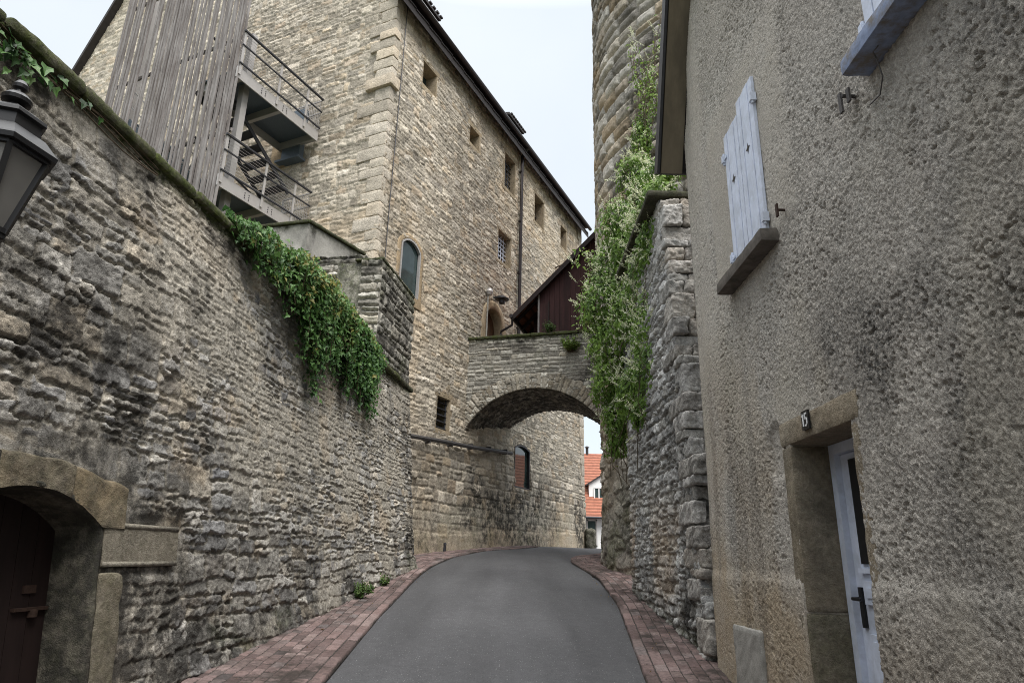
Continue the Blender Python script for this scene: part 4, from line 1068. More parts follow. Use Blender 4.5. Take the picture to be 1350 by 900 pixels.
# ------------------------------------------------------------------ plaster house on the right
HO = thing('plaster_house', 'near roughcast house on the right with closed pale shutters and a recessed door numbered 15', 'house')
def hp(y, z, n=0.0): return np.array([RX - n, y, z])          # n points into the street
HX, HY, HZ = (-1., 0, 0), (0, 1., 0), (0, 0, 1.)
HY1 = 6.72
def gable(y):
    lo = 6.30 + (HY1 - y) * 2.15
    up = 9.35 + (5.3 - y) * .55
    yy = 4.0 - y                                              # mirrored on the other slope
    lo2 = 6.0 + (yy + HY1 - 0) * 2.15; up2 = 6.0 + (HY1 - 5.3) * 2.15 + (5.3 + yy) * .55
    return np.minimum(np.minimum(lo, up), np.minimum(6.30 + (y + 2.72) * 2.15, 9.35 + (y + 1.3) * .55))
DO = (3.82, 4.66, .2, 2.44)
def smooth_zone(u, v):
    """finer float-finished render: window surround, corner strip, door edges"""
    w = lambda a, b, s: sst(a - s, a + s, u) * sst(b + s, b - s, u)
    win = w(4.12, 5.92, .05) * sst(3.9, 4.1, v) * sst(6.0, 5.7, v)
    cor = sst(5.95, 6.1, u + .10 * (fbm(v * 1.2, u * 0, 9) - .5))
    dor = w(3.55, 5.0, .12) * sst(2.95, 2.75, v + .2 * (fbm(u * 3, v * 3, 8) - .5))
    bot = sst(1.75, 1.45, v + .3 * (fbm(u * 2, v * 2, 7) - .5))
    return np.clip(np.maximum(np.maximum(win, cor * .85), np.maximum(dor * .6, bot * .55)), 0, 1)
def hh(u, v):
    sz = smooth_zone(u, v)
    wu = u + .022 * (fbm(u * 17, v * 17, 101, 4) - .5) * 2; wv = v + .022 * (fbm(u * 17, v * 17, 102, 4) - .5) * 2
    F1, F2, cx, cy, ia, ib = worley(wu / .027, wv / .027, 103, .95)
    r = hsh(ia, ib, 104)
    lump = np.clip(1 - F1 * F1 * 1.9, 0, 1) * (r > .25) * (.35 + .65 * r)
    F1b, _, _, _, ja, jb = worley(wu / .0135, wv / .0135, 105, .95)
    lump2 = np.clip(1 - F1b * F1b * 1.7, 0, 1) * (hsh(ja, jb, 106) > .35)
    f = fbm((.83 * wu + .56 * wv) * 38, (-.56 * wu + .83 * wv) * 38, 107, 5, .74) - .5
    pat = fbm(u * 1.3, v * 1.3, 108, 3)
    worn = np.clip(sst(.42, .66, pat), 0, 1) * .5
    pit = sst(.38, .30, fbm(u * 36, v * 36, 120, 3)) * sst(.35, .6, fbm(u * 2.2, v * 2.2, 121, 3))
    h = (.0035 * lump + .0055 * lump2 + .024 * np.clip(f, -.4, .08) - .014 * pit) * (1 - .62 * sz) * (1 - .5 * worn)
    h = h + .018 * (fbm(u * 1.1, v * 1.1, 109, 3) - .5) + .012 * sz * 0
    h = h + .028 * sst(5.9, 6.15, u) * sst(6.55, 6.3, u)       # rounded corner strip
    h = h + .015 * sst(1.6, 1.5, v) + .012 * smooth_zone(u, v) * sst(3.8, 4.0, v) * sst(5.95, 5.9, u)
    # hacked-off patch by the door
    hack = sst(.32, .22, np.hypot((u - 4.92) / .55, (v - 2.45) / .8) + .25 * (fbm(u * 7, v * 7, 110) - .5))
    return h - .03 * hack, lump, r, sz
def hwx(u, v, h, lump, r, sz):
    dk = .55 * sst(1.5, .4, np.hypot((u - 2.95) / 1.0, (v - 2.85) / 1.05)) * sst(.34, .66, fbm(u * 1.7, v * 1.5, 111, 6)) + .35 * sst(.45, .62, fbm(u * 1.1 + 3, v * 1.0, 118, 5)) * sst(4.6, 3.8, u) + .25 * sst(.5, .66, fbm(u * .9, v * .5, 112)) * sst(6.0, 2.5, v) * (1 - .6 * sz)
    dk = dk + .38 * sst(.55, .68, fbm(u * 5, v * .5, 113)) * sst(4.1, 2.5, v) * sst(4.5, 5.2, u)
    oc = .9 * sst(1.95, 1.1, v + .8 * (fbm(u * 1.2, v * .4, 114) - .5)) * sst(4.4, 5.0, u) + .4 * sst(.45, .62, fbm(u * 1.3, v * .5, 115)) * sst(3.6, 4.9, u) * sst(4.5, 3, v) + .45 * sst(1.6, 1.0, v)
    pale = .7 * sst(.5, .66, fbm(u * 1.6 + 4, v * .7, 116)) * sst(4.4, 3.2, v) + .55 * sz * sst(3.9, 4.1, v)
    return np.clip(dk, 0, 1), np.clip(pale, 0, 1), np.clip(oc, 0, 1)
mb = MB()
hpos = lambda u, v: (np.stack([u * 0 + RX, u, v], -1), np.broadcast_to(np.array([-1., 0, 0]), u.shape + (3,)))
hkeep = lambda u, v: ~((u > DO[0] - .02) & (u < DO[1] + .02) & (v < DO[3] + .02)) & (v < gable(u) - .02)
yy = [2.0]
while yy[-1] < HY1 - .02: yy.append(yy[-1] + max(.0052, .0016 * yy[-1]))
yy = np.array(yy + [HY1])
mb.grid(yy, np.arange(.1, 8.2, .0070), hpos, hh, hkeep, .3, hwx)
mb.grid(np.arange(-2.72, 2.01, .05), np.arange(-.4, 11.2, .05), hpos, hh, hkeep, .3, hwx)
mb.grid(np.arange(2.0, HY1, .05), np.arange(8.19, 11.2, .05), hpos, hh, hkeep, .3, hwx)
# returns of the house
mb.add([(RX, HY1, 0), (9, HY1, 0), (9, HY1, 5.95), (RX, HY1, 5.95)], [(0, 1, 2, 3)])
mb.add([(RX, -2.72, -.6), (9, -2.72, -.6), (9, -2.72, 5.9), (RX, -2.72, 5.9)], [(3, 2, 1, 0)])
mb.add([(9, -2.72, -.6), (9, HY1, -.6), (9, HY1, 6), (9, 2, 11), (9, -2.72, 6)], [(0, 1, 2, 4)], [(2, 3, 4)])
mb.build('wall', M['plaster'], HO, smooth=True)
# roof with verge overhanging the street
mb = MB()
prof = [(6.90, 6.02), (5.3, 9.46), (2.0, 11.28), (-1.3, 9.46), (-2.9, 6.02)]
xa, xb = RX - .27, 9.3
for (a, b) in zip(prof[:-1], prof[1:]):
    d = np.array([0, b[0] - a[0], b[1] - a[1]]); d /= np.linalg.norm(d); nn = np.cross(d, (1, 0, 0)); nn = nn if nn[2] > 0 else -nn
    V = []
    for t in (.03, .16):
        for x in (xa, xb):
            for p in (a, b): V.append(np.array([x, p[0], p[1]]) + nn * t)
    mb.add(V, [(0, 1, 3, 2), (4, 6, 7, 5), (0, 4, 5, 1), (2, 3, 7, 6), (0, 2, 6, 4), (1, 5, 7, 3)])
rfh = mb.build('roof', M['roofdark'], HO)
mb = MB()
for (a, b) in zip(prof[:-1], prof[1:]):
    d = np.array([0, b[0] - a[0], b[1] - a[1]]); L = np.linalg.norm(d); d /= L; nn = np.cross(d, (1, 0, 0)); nn = nn if nn[2] > 0 else -nn
    c = np.array([0, (a[0] + b[0]) / 2, (a[1] + b[1]) / 2])
    mb.box(c + [RX - .125, 0, 0] + nn * .01, (.25, L, .03), (1, 0, 0), d, nn)
mb.build('soffit', M['soffit'], rfh)
mb = MB()
for (a, b) in zip(prof[:-1], prof[1:]):
    d = np.array([0, b[0] - a[0], b[1] - a[1]]); L = np.linalg.norm(d); d /= L; nn = np.cross(d, (1, 0, 0)); nn = nn if nn[2] > 0 else -nn
    c = np.array([0, (a[0] + b[0]) / 2, (a[1] + b[1]) / 2])
    mb.box(c + [xa - .012, 0, 0] + nn * .07, (.03, L, .17), (1, 0, 0), d, nn)
mb.build('barge_board', M['dsteel'], rfh)
# doorway
mb = MB()
def hb(y0, y1, z0, z1, n0, n1, seed, st, wx, amp=.008, r=.02): mb.rough(hp((y0 + y1) / 2, (z0 + z1) / 2, (n0 + n1) / 2), (n1 - n0, y1 - y0, z1 - z0), HX, HY, HZ, .022, r, amp, seed, st, wx, 8, 80)
hb(4.66, 4.86, .25, 1.345, -.34, .012, 1, (.4, .3, 1), (.35, .25, .2)); hb(4.66, 4.82, 1.355, 2.44, -.34, .008, 2, (.5, .4, 1), (.35, .1, .3))
hb(3.69, 3.82, .25, 1.50, -.34, .006, 3, (.5, .3, 1), (.3, .1, .3), .016); hb(3.715, 3.82, 1.51, 2.44, -.34, .004, 4, (.6, .5, 1), (.2, .0, .3), .012)
hb(3.70, 4.83, 2.445, 2.615, -.34, .010, 5, (.7, .6, 1), (.15, 0, .3), .012)
hb(3.7, 4.8, .25, .47, -.4, .06, 6, (.4, .3, 1), (.4, 0, 0))
mb.build('door_surround', M['jamb'], HO, smooth=True)
DXN = -.29
mb = MB()
for (y0, y1, z0, z1) in [(4.585, 4.655, .47, 2.44), (3.825, 3.895, .47, 2.44), (3.895, 4.585, 2.37, 2.44)]: mb.box(hp((y0 + y1) / 2, (z0 + z1) / 2, DXN + .0), (.07, y1 - y0, z1 - z0), HX, HY, HZ)
df = mb.build('door_frame', M['white'], HO)
mb = MB(); mb.box(hp(4.24, 1.42, DXN - .03), (.045, .69, 1.89), HX, HY, HZ)
for z0, z1 in ((.55, .85), (.93, 1.25), (1.42, 1.56)):
    mb.box(hp(4.24, (z0 + z1) / 2, DXN + .0), (.02, .46, z1 - z0), HX, HY, HZ)
    mb.box(hp(4.24, (z0 + z1) / 2, DXN + .012), (.012, .38, z1 - z0 - .08), HX, HY, HZ)
mb.box(hp(4.24, 1.62, DXN + .004), (.03, .5, .03), HX, HY, HZ)
do = mb.build('door', M['white'], HO)
mb = MB(); mb.box(hp(4.235, 1.99, DXN + .0), (.02, .44, .66), HX, HY, HZ); mb.build('pane', M['black'], do)
mb = MB(); mb.box(hp(4.52, 1.40, DXN + .0), (.02, .045, .24), HX, HY, HZ); mb.tube([hp(4.52, 1.45, DXN), hp(4.52, 1.45, DXN + .06), hp(4.40, 1.45, DXN + .065)], .012, 7); mb.build('handle', M['black'], do)
# number plate 15
mb = MB(); mb.box(hp(4.335, 2.555, .022), (.012, .105, .125), HX, HY, HZ)
npl = mb.build('number_plate', M['black'], HO)
mb = MB()
def stroke(a, b, w=.012):   # a,b in plate coordinates: +x right as read from the street (towards -Y)
    mb.bar(hp(4.335 - a[0], 2.555 + a[1], .0305), hp(4.335 - b[0], 2.555 + b[1], .0305), w, .004, up=(-1, 0, 0))
stroke((-.022, -.04), (-.022, .04)); stroke((-.038, .026), (-.022, .04), .010)
stroke((.004, .04), (.034, .04), .010); stroke((.006, .04), (.006, .006), .010); stroke((.006, .008), (.026, .010), .010); stroke((.026, .012), (.034, -.006), .010); stroke((.034, -.006), (.032, -.028), .010); stroke((.032, -.026), (.018, -.040), .010); stroke((.02, -.039), (.002, -.034), .010)
mb.build('digits', M['whitewall'], npl)
# shutters
def shutter(y0, y1, z0, z1, tops, star=True):
    n = max(3, int(round((y1 - y0) / .092))); w = (y1 - y0) / n
    mb = MB()
    for k in range(n):
        mb.box(hp(y0 + w * (k + .5), (z0 + z1) / 2, .030 + .004 * (k % 2)), (.022, w * .93, z1 - z0), HX, HY, HZ)
    mb.box(hp((y0 + y1) / 2, (z0 + z1) / 2, .022), (.014, y1 - y0 - .01, z1 - z0 - .01), HX, HY, HZ)
    sh = mb.build('shutter', M['white'], HO)
    if star:
        mb = MB(); yc, zc = (y0 + y1) / 2, z0 + (z1 - z0) * .60
        V = [hp(yc, zc, .0475)]
        for k in range(8):
            r = .050 if k % 2 == 0 else .018; t = math.pi / 4 * k
            V.append(hp(yc + r * math.cos(t), zc + r * 1.15 * math.sin(t), .0475))
        mb.add(V, None, [(0, k + 1, (k + 1) % 8 + 1) for k in range(8)]); mb.build('star_cutout', M['black'], sh)
    for z in (z0 + .12, z1 - .22):
        for y in ((y0 - .012,) if tops else (y1 + .012,)):
            mb = MB()
            mb.box(hp(y, z, .045), (.05, .035, .075), HX, HY, HZ); mb.tube([hp(y, z - .06, .05), hp(y, z + .06, .05)], .012, 6)
            mb.box(hp(y + (.03 if y < y1 - .1 else -.03), z, .052), (.006, .07, .03), HX, HY, HZ)
            mb.build('hinge', M['white'], sh)
shutter(4.585, 4.95, 4.06, 5.50, 4.7); shutter(4.965, 5.32, 4.06, 5.40, 0)
shutter(1.85, 2.42, 4.36, 5.75, 2.0, False); shutter(2.44, 2.98, 4.36, 5.75, 0, False)
mb = MB(); mb.rough(hp(5.02, 3.985, .04), (.20, 1.10, .105), HX, HY, HZ, .03, .015, .008, 31, (.5, .5, 1)); mb.build('window_sill', M['concrete'], HO, smooth=True)
mb = MB(); mb.rough(hp(2.35, 4.30, .06), (.20, 1.48, .10), HX, HY, HZ, .03, .015, .006, 32, (.5, .5, 1)); tag(mb.build('window_sill', M['blue'], HO, smooth=True), 'window sill with flaking blue paint')
# shutter holders and a bit of wire
mb = MB(); mb.tube([hp(4.30, 4.09, 0), hp(4.30, 4.09, .07)], .010, 6); mb.box(hp(4.30, 4.085, .07), (.012, .03, .10), HX, HY, HZ); mb.build('shutter_holder', M['rust'], HO)
mb = MB(); mb.tube([hp(3.25, 4.25, 0), hp(3.25, 4.25, .08)], .012, 6); mb.box(hp(3.27, 4.215, .08), (.012, .03, .13), HX, HY, HZ); mb.box(hp(3.215, 4.23, .06), (.012, .03, .09), HX, HY, HZ); mb.build('shutter_holder', M['ironpipe'], HO)
mb = MB(); mb.tube([hp(2.83, 4.235, .09), hp(2.85, 4.21, .11), hp(2.88, 4.20, .08), hp(2.90, 4.10, .05), hp(2.97, 4.04, .035), hp(3.08, 4.06, .03)], .004, 5); mb.build('wire', M['ironpipe'], HO)
mb = MB(); mb.rough(hp(5.78, .86, .030), (.05, .62, .60), HX, HY, HZ, .02, .02, .012, 35, (.6, .5, 1), (.1, 0, 0)); mb.build('cement_patch', M['cement'], HO, smooth=True)
rebase(HO, (RX + .5, 4, .3))

# ------------------------------------------------------------------ escape stair with timber screen
ES = thing('escape_stair', 'grey steel escape stair with two railed landings behind a tall screen of weathered timber slats', 'stair')
E_ = np.array([-6.38, 12.58, 0.])
def ep(a, b, z): return E_ + gd * a + cd * b + np.array([0, 0, z])     # a: left along the gable, b: towards the gable
WALLB = float((CC - E_) @ cd)                                          # gable plane
mb = MB(); a = 0.02; rg = random.Random(3); k = 0
while a < 4.80:
    w = rg.uniform(.052, .066)
    top = 17.5 + rg.uniform(-.1, .1)
    dep = rg.choice([0, 0, .035, -.03])
    mb.bar(ep(a, dep, 4.6), ep(a + rg.uniform(-.012, .012), dep, top), w, rg.uniform(.03, .045), up=cd)
    if rg.random() < .12: a += rg.uniform(.05, .10)
    a += w + rg.uniform(.018, .036)
    k += 1
for z in (6, 8.2, 10.6, 13.2, 15.8): mb.bar(ep(.05, .16, z), ep(4.75, .16, z), .05, .08)
sc_ = mb.build('slat_screen', M['slat'], ES)
for a in (.35, 4.5):
    mb = MB(); mb.bar(ep(a, .55, 4.2), ep(a, .55, 13.6 if a < 1 else 17), .16, .16, up=cd); mb.build('column', M['steel'], ES)
P1, P2 = 12.16, 9.36
LEN = WALLB - .12
for zt in (P2, P1):
    mb = MB()
    mb.box(ep(.02, LEN / 2, zt - .12), (.03, LEN, .28), gd, cd)            # outer fascia
    mb.box(ep(1.25, LEN / 2, zt - .12), (.03, LEN, .28), gd, cd)
    for b in (.16, LEN * .52, LEN - .05): mb.box(ep(.63, b, zt - .13), (1.2, .10, .22), gd, cd)
    pl = mb.build('landing', M['steel'], ES)
    mb = MB(); mb.box(ep(.63, LEN / 2, zt - .03), (1.2, LEN - .06, .03), gd, cd); mb.build('grating', M['grate'], pl)
    b0 = None
    for b in (.5, .62, 1.2, 1.32):
        for dz in (-.06, -.12, -.18):
            if b0 is None:
                mb = MB(); mb.box((0, 0, 0), (.012, .02, .02), gd, cd); b0 = mb.build('bolt', M['dsteel'], pl); bo = b0
            else:
                bo = b0.copy(); COL.objects.link(bo)
            bo.location = ep(0, b + .25, zt + dz)
    # railing along the fascia and back along the wall side
    mb = MB()
    for b in (.06, LEN * .45, LEN * .80): mb.box(ep(-.015, b, zt + .42), (.02, .06, 1.18), gd, cd)
    for k in range(1, 12): mb.bar(ep(.0, 0, zt + .10 + k * .075), ep(.0, LEN, zt + .10 + k * .075), .006)
    for t in (.62, 1.0, .12): mb.bar(ep(0, LEN, zt + t), ep(.9, LEN, zt + t), .03)
    for k in range(15): mb.bar(ep(.05 + k * .06, LEN, zt + .1), ep(.05 + k * .06, LEN, zt + 1.0), .008)
    mb.box(ep(.9, LEN, zt + .42), (.05, .02, 1.18), gd, cd)
    rl = mb.build('railing', M['steel'], ES)
    mb = MB(); mb.bar(ep(-.03, 0, zt + 1.01), ep(-.03, LEN, zt + 1.01), .05, .04); mb.build('top_rail', M['dsteel'], rl)
    mb = MB(); mb.bar(ep(-.03, 0, zt + .62), ep(-.03, LEN, zt + .62), .03); mb.build('middle_rail', M['dsteel'], rl)
    mb = MB(); mb.bar(ep(-.03, 0, zt + .12), ep(-.03, LEN, zt + .12), .035); mb.build('bottom_rail', M['dsteel'], rl)
    mb = MB(); mb.tube([ep(1.2, .1, zt + 1.35), ep(1.2, LEN - .05, zt + .62)], .028, 8); mb.box(ep(1.2, LEN - .02, zt + .58), (.10, .14, .10), gd, cd); mb.build('handrail', M['dsteel'], ES)
# flights running left behind the screen
mb = MB(); n = 8
for aa in (.62, 1.5): mb.bar(ep(aa, .15, P1 - .1), ep(aa, LEN - .15, P1 - 1.75), .03, .10)
for k in range(n):
    t = (k + .5) / n; mb.box(ep(1.06, .15 + (LEN - .3) * t, P1 - .1 - 1.65 * t), (.84, .25, .035), gd, cd)
mb.build('stair_flight', M['dsteel'], ES)
for z0, z1, a0, a1, b in ((P2, P1, 1.3, 4.3, .95), (6.6, P2, 4.3, 1.3, .95)):
    mb = MB(); n = 13
    for bb in (b - .55, b + .55): mb.bar(ep(a0, bb, z0), ep(a1, bb, z1), .05, .24)
    for k in range(n):
        t = (k + .5) / n; mb.box(ep(a0 + (a1 - a0) * t, b, z0 + (z1 - z0) * t + .05), (.27, 1.06, .035), gd, cd)
    mb.build('stair_flight', M['grate'], ES)
    mb = MB()
    for dz in (.95, .5): mb.bar(ep(a0, b - .58, z0 + dz), ep(a1, b - .58, z1 + dz), .03)
    for k in range(5): t = k / 4; mb.bar(ep(a0 + (a1 - a0) * t, b - .58, z0 + (z1 - z0) * t), ep(a0 + (a1 - a0) * t, b - .58, z0 + (z1 - z0) * t + .95), .03)
    mb.build('flight_railing', M['steel'], ES)
rebase(ES, tuple(ep(1.5, .9, 4.45)))

# ------------------------------------------------------------------ lantern on the left
LN_ = thing('street_lantern', 'black six-sided old street lantern with dusty panes at the left edge, on a wall bracket', 'lantern')
lc = np.array([-2.36, 2.72, 0]); LB = 2.97
mb = MB()
def hexl(prof, n=6, rot=.3): mb.lathe(lc, prof, n, rot)
hexl([(.0, LB - .05), (.05, LB - .04), (.075, LB), (.115, LB + .015), (.115, LB + .045), (.10, LB + .045)])
rt, rb_, zt, zb = .205, .105, LB + .46, LB + .04
for k in range(6):
    t = .3 + math.pi / 3 * k; d = np.array([math.cos(t), math.sin(t), 0])
    mb.bar(lc + d * rb_ + [0, 0, zb], lc + d * rt + [0, 0, zt], .026, .026, up=d)
    t2 = t + math.pi / 3; d2 = np.array([math.cos(t2), math.sin(t2), 0])
    mb.bar(lc + d * (rt + .0) + [0, 0, zt], lc + d2 * rt + [0, 0, zt], .03, .03)
    mb.bar(lc + d * rb_ + [0, 0, zb + .012], lc + d2 * rb_ + [0, 0, zb + .012], .03, .026)
mb.build('frame', M['black'], LN_)
mb = MB(); hexl([(rb_ - .004, zb), (rt - .004, zt)]); mb.build('glass', M['milk'], LN_)
mb = MB()
hexl([(rt - .02, zt), (.245, zt + .005), (.25, zt + .03), (.235, zt + .045), (.175, zt + .115), (.15, zt + .13), (.145, zt + .19), (.165, zt + .20), (.16, zt + .22), (.09, zt + .265), (.05, zt + .285), (0, zt + .285)])
cap_ = mb.build('roof', M['black'], LN_)
mb = MB(); mb.lathe(lc, [(.04, zt + .27), (.035, zt + .30), (.066, zt + .315), (.07, zt + .335), (.05, zt + .36), (.022, zt + .375), (.02, zt + .39), (.034, zt + .40), (.036, zt + .42), (.02, zt + .445), (0, zt + .455)], 18); mb.build('finial', M['black'], cap_)
mb = MB(); mb.tube([lc + [0, 0, zb + .02], lc + [0, 0, zb + .16]], .02, 8); mb.lathe(lc, [(.02, zb + .16), (.05, zb + .22), (.05, zb + .28), (0, zb + .34)], 12); mb.build('bulb', M['whitewall'], LN_)
mb = MB(); wl = lp(2.75, 2.88, .03)
mb.tube([wl, wl + [.35, 0, -.02], lc + [-.15, 0, LB - .12], lc + [0, 0, LB - .10], lc + [0, 0, LB - .03]], .022, 8)
mb.tube([lp(2.75, 2.60, .03), lp(2.75, 2.70, .3), lc + [-.3, 0, LB - .15]], .014, 6)
mb.box(lp(2.75, 2.83, .04), (.03, .12, .5), LN, LU, LV); mb.build('bracket', M['black'], LN_)
rebase(LN_, tuple(lp(2.75, 2.83, .03))); LN_.scale = (.93, .93, .93)

# ------------------------------------------------------------------ white house beyond the arch
WH = thing('white_house', 'small white house with a red tiled roof and a dormer, seen through the arch', 'house')
y0 = 45.0
mb = MB(); mb.box((8.6, 48.5, 3.3), (8.4, 7, 2.8))
for sx in (4.4, 12.8): mb.add([(sx, 45, 4.65), (sx, 52, 4.65), (sx, 48.5, 8.9)], None, [(0, 1, 2)])
mb.build('wall', M['whitewall'], WH)
mb = MB()
for s_ in (1, -1):
    e = np.array([0, 48.5 - s_ * 3.95, 4.32]); r_ = np.array([0, 48.5, 8.95])
    V = [(4.15, e[1], e[2]), (13, e[1], e[2]), (13, r_[1], r_[2]), (4.15, r_[1], r_[2])]
    V2 = [(p[0], p[1], p[2] - .14) for p in V]
    mb.add(V + V2, [(0, 1, 2, 3), (7, 6, 5, 4), (0, 4, 5, 1), (1, 5, 6, 2), (3, 2, 6, 7), (0, 3, 7, 4)])
rw = mb.build('roof', M['redtile'], WH)
mb = MB(); mb.box((6.35, 46.6, 5.75), (1.9, 1.8, 1.5)); mb.add([(5.4, 45.7, 6.5), (7.3, 45.7, 6.5), (6.35, 45.7, 7.1)], None, [(0, 1, 2)])
dw = mb.build('dormer', M['whitewall'], rw)
mb = MB()
for s_ in (-1, 1): mb.bar((6.35, 46.6, 7.16), (6.35 + s_ * 1.15, 46.6, 6.42), 2.1, .09, up=(0, 0, 1))
mb.build('dormer_roof', M['roofdark'], dw)
mb = MB(); mb.box((6.35, 45.65, 4.98), (2.0, .12, .10)); mb.build('dormer_sill', M['roofdark'], dw)
mb = MB(); mb.box((6.05, 45.68, 5.75), (.55, .06, .95)); mb.build('window', M['glass'], dw)
mb = MB()
for dx in (-.3, 0, .3): mb.box((6.05 + dx, 45.64, 5.75), (.07, .05, 1.0))
for dz in (-.5, .5): mb.box((6.05, 45.64, 5.75 + dz), (.66, .05, .07))
mb.build('window_frame', M['whitewall'], dw)
mb = MB(); mb.lathe((5.62, 48.5, 8.8), [(.10, 0), (.10, .55), (.19, .6), (0, .72)], 10); mb.build('chimney', M['roofdark'], rw)
mb = MB(); mb.box((5.45, 44.98, 3.3), (.5, .05, 1.5)); mb.build('window', M['glass'], WH)
mb = MB()
for dx in (-.3, .3): mb.box((5.45 + dx, 44.95, 3.3), (.09, .06, 1.7))
mb.box((5.45, 44.95, 4.1), (.7, .06, .09)); mb.box((5.45, 44.95, 2.5), (.7, .06, .09)); mb.build('window_frame', M['steel'], WH)
mb = MB(); mb.tube([(4.1, 44.5, 4.25), (13, 44.5, 4.25)], .08, 8); mb.build('gutter', M['dsteel'], WH)
rebase(WH, (8.6, 48.5, 2.1))
# kerb stone by the castle's far corner
mb = MB(); c = cp(CU1 - .15, 0, .32); gz = float(g(c[1])); mb.rough(c + np.array([0, 0, gz + .32]), (.40, .38, .8), res=.05, r=.12, amp=.04, seed=6, st=(.1, .3, 1), wx=(.8, .3, 0))
tag(mb.build('guard_stone', M['thin'], smooth=True), 'dark rounded guard stone at the far foot of the castle corner', 'stone')

# ------------------------------------------------------------------ foliage
def leaf_cloud(P, N, size, seed, lobed=True, droop=.5, col=None, aspect=.9):
    """one folded leaf per point, facing roughly along N"""
    rg = np.random.RandomState(seed); n = len(P)
    N = N + rg.normal(0, .45, (n, 3)); N /= np.linalg.norm(N, axis=1)[:, None]
    D = rg.normal(0, .55, (n, 3)); D[:, 2] -= droop * 1.6
    D -= (D * N).sum(1)[:, None] * N; D /= np.linalg.norm(D, axis=1)[:, None]
    T = np.cross(N, D)
    s = size * rg.uniform(.55, 1.25, n)
    if lobed: shp = [(0, 0, 0), (.40, -.10, .06), (.46, .28, .10), (.24, .42, .05), (0, 1.0, -.08), (-.24, .42, .05), (-.46, .28, .10), (-.40, -.10, .06), (0, .35, -.05)]
    else: shp = [(0, 0, 0), (.26, .22, .07), (.22, .6, .05), (0, 1.0, -.1), (-.22, .6, .05), (-.26, .22, .07), (0, .45, -.04)]
    shp = np.array(shp); m = len(shp) - 1
    V = P[:, None] + s[:, None, None] * (shp[None, :, :1] * T[:, None] * aspect + shp[None, :, 1:2] * D[:, None] + shp[None, :, 2:] * N[:, None])
    tri = np.array([(m, k, (k + 1) % m) for k in range(m)])
    F = (np.arange(n)[:, None, None] * (m + 1) + tri[None]).reshape(-1, 3)
    c = (rg.rand(n) ** 1.2 if col is None else np.clip(col + rg.normal(0, .14, n), 0, 1))
    st = np.repeat(np.stack([c, c, c], -1), m + 1, 0)
    return V.reshape(-1, 3), F, st
def put_leaves(name, mat, parent, clouds):
    mb = MB()
    for V, F, st in clouds: mb.add(V, None, F, st=st)
    return mb.build(name, mat, parent)

# ivy curtain hanging from the left wall
IV = thing('hanging_ivy', 'thick dark green ivy curtain hanging over the top of the left wall below the terrace', 'ivy')
rg = np.random.RandomState(17); Ps = []; Ns = []; cs = []; stems = MB()
yk = [6.2, 6.5, 6.9, 7.3, 7.6, 7.9, 8.2, 8.6, 9.0, 9.5, 10.0, 10.4, 10.8, 11.05, 11.3, 12.0]
lk = [.10, .28, .36, .42, .60, .95, 1.2, .85, .85, .9, .92, 1.0, .98, .6, .08, .04]
thk = [.10, .20, .28, .34, .38, .40, .40, .36, .32, .28, .24, .2, .16, .10, .05, .04]
for i in range(620):
    y = rg.uniform(6.2, 11.6); L = np.interp(y, yk, lk); th = np.interp(y, yk, thk)
    if rg.rand() > .35 + .65 * np.clip(L, 0, 1): continue
    L = L * (1.15 if rg.rand() < .1 else rg.beta(2.2, 1.3)); z = float(LTOP(y)) + .10 + .55 * th * rg.rand(); nn = -.12 + rg.rand() * th * .8; yy_ = y
    pts = []
    step = .034; n = int((L + .3) / step)
    for k in range(n):
        t = k * step
        if t < .18: nn += step * 1.1
        else: nn += (0.05 + .10 * th - nn) * .03 * (1 if nn > .05 else 0) + rg.normal(0, .006)
        nn = max(nn, .035) if t > .12 else nn
        yy_ += rg.normal(.002, .012); z -= step * (.25 if t < .15 else 1)
        p = lp(yy_, z, nn); pts.append(p)
        for q in range(2 if t < L * .75 else 1):
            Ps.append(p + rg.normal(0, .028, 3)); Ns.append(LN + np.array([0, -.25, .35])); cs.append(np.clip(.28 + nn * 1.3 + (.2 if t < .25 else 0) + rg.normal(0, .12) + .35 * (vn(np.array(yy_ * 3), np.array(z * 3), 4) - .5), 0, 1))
    if len(pts) > 6 and i % 3 == 0: stems.tube(pts[::4], .004, 4, False)
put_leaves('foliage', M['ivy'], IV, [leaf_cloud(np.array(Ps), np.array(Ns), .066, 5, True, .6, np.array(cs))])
stems.build('stem', M['stem'], IV)
rebase(IV, tuple(lp(9, 5.0)))

# small ivy at the top left
IV2 = thing('wall_ivy', 'small patch of big ivy leaves under the wall coping at the top left', 'ivy')
rg = np.random.RandomState(23); Ps = []; Ns = []; stems = MB()
for i in range(110):
    y = 3.0 + rg.beta(1, 2.4) * 1.35; d = .07 + rg.beta(1, 2.2) * (.30 if y < 3.7 else .10)
    Ps.append(lp(y, float(LTOP(y)) - .02 - d, .05 + rg.rand() * .05)); Ns.append(LN + np.array([0, -.3, .2]))
Ps = np.array(Ps)
put_leaves('foliage', M['ivy'], IV2, [leaf_cloud(Ps, np.array(Ns), .082, 6, True, .7, rg.rand(len(Ps)) * .75)])
for k in range(5): stems.tube([lp(3.1 + t * 1.9, float(LTOP(3.1 + t * 1.9)) - .05 - .03 * k + .03 * math.sin(t * 9 + k), .05) for t in np.linspace(0, 1, 14)], .005, 5, False)
stems.build('stem', M['stem'], IV2)
rebase(IV2, tuple(lp(3.8, 4.8)))

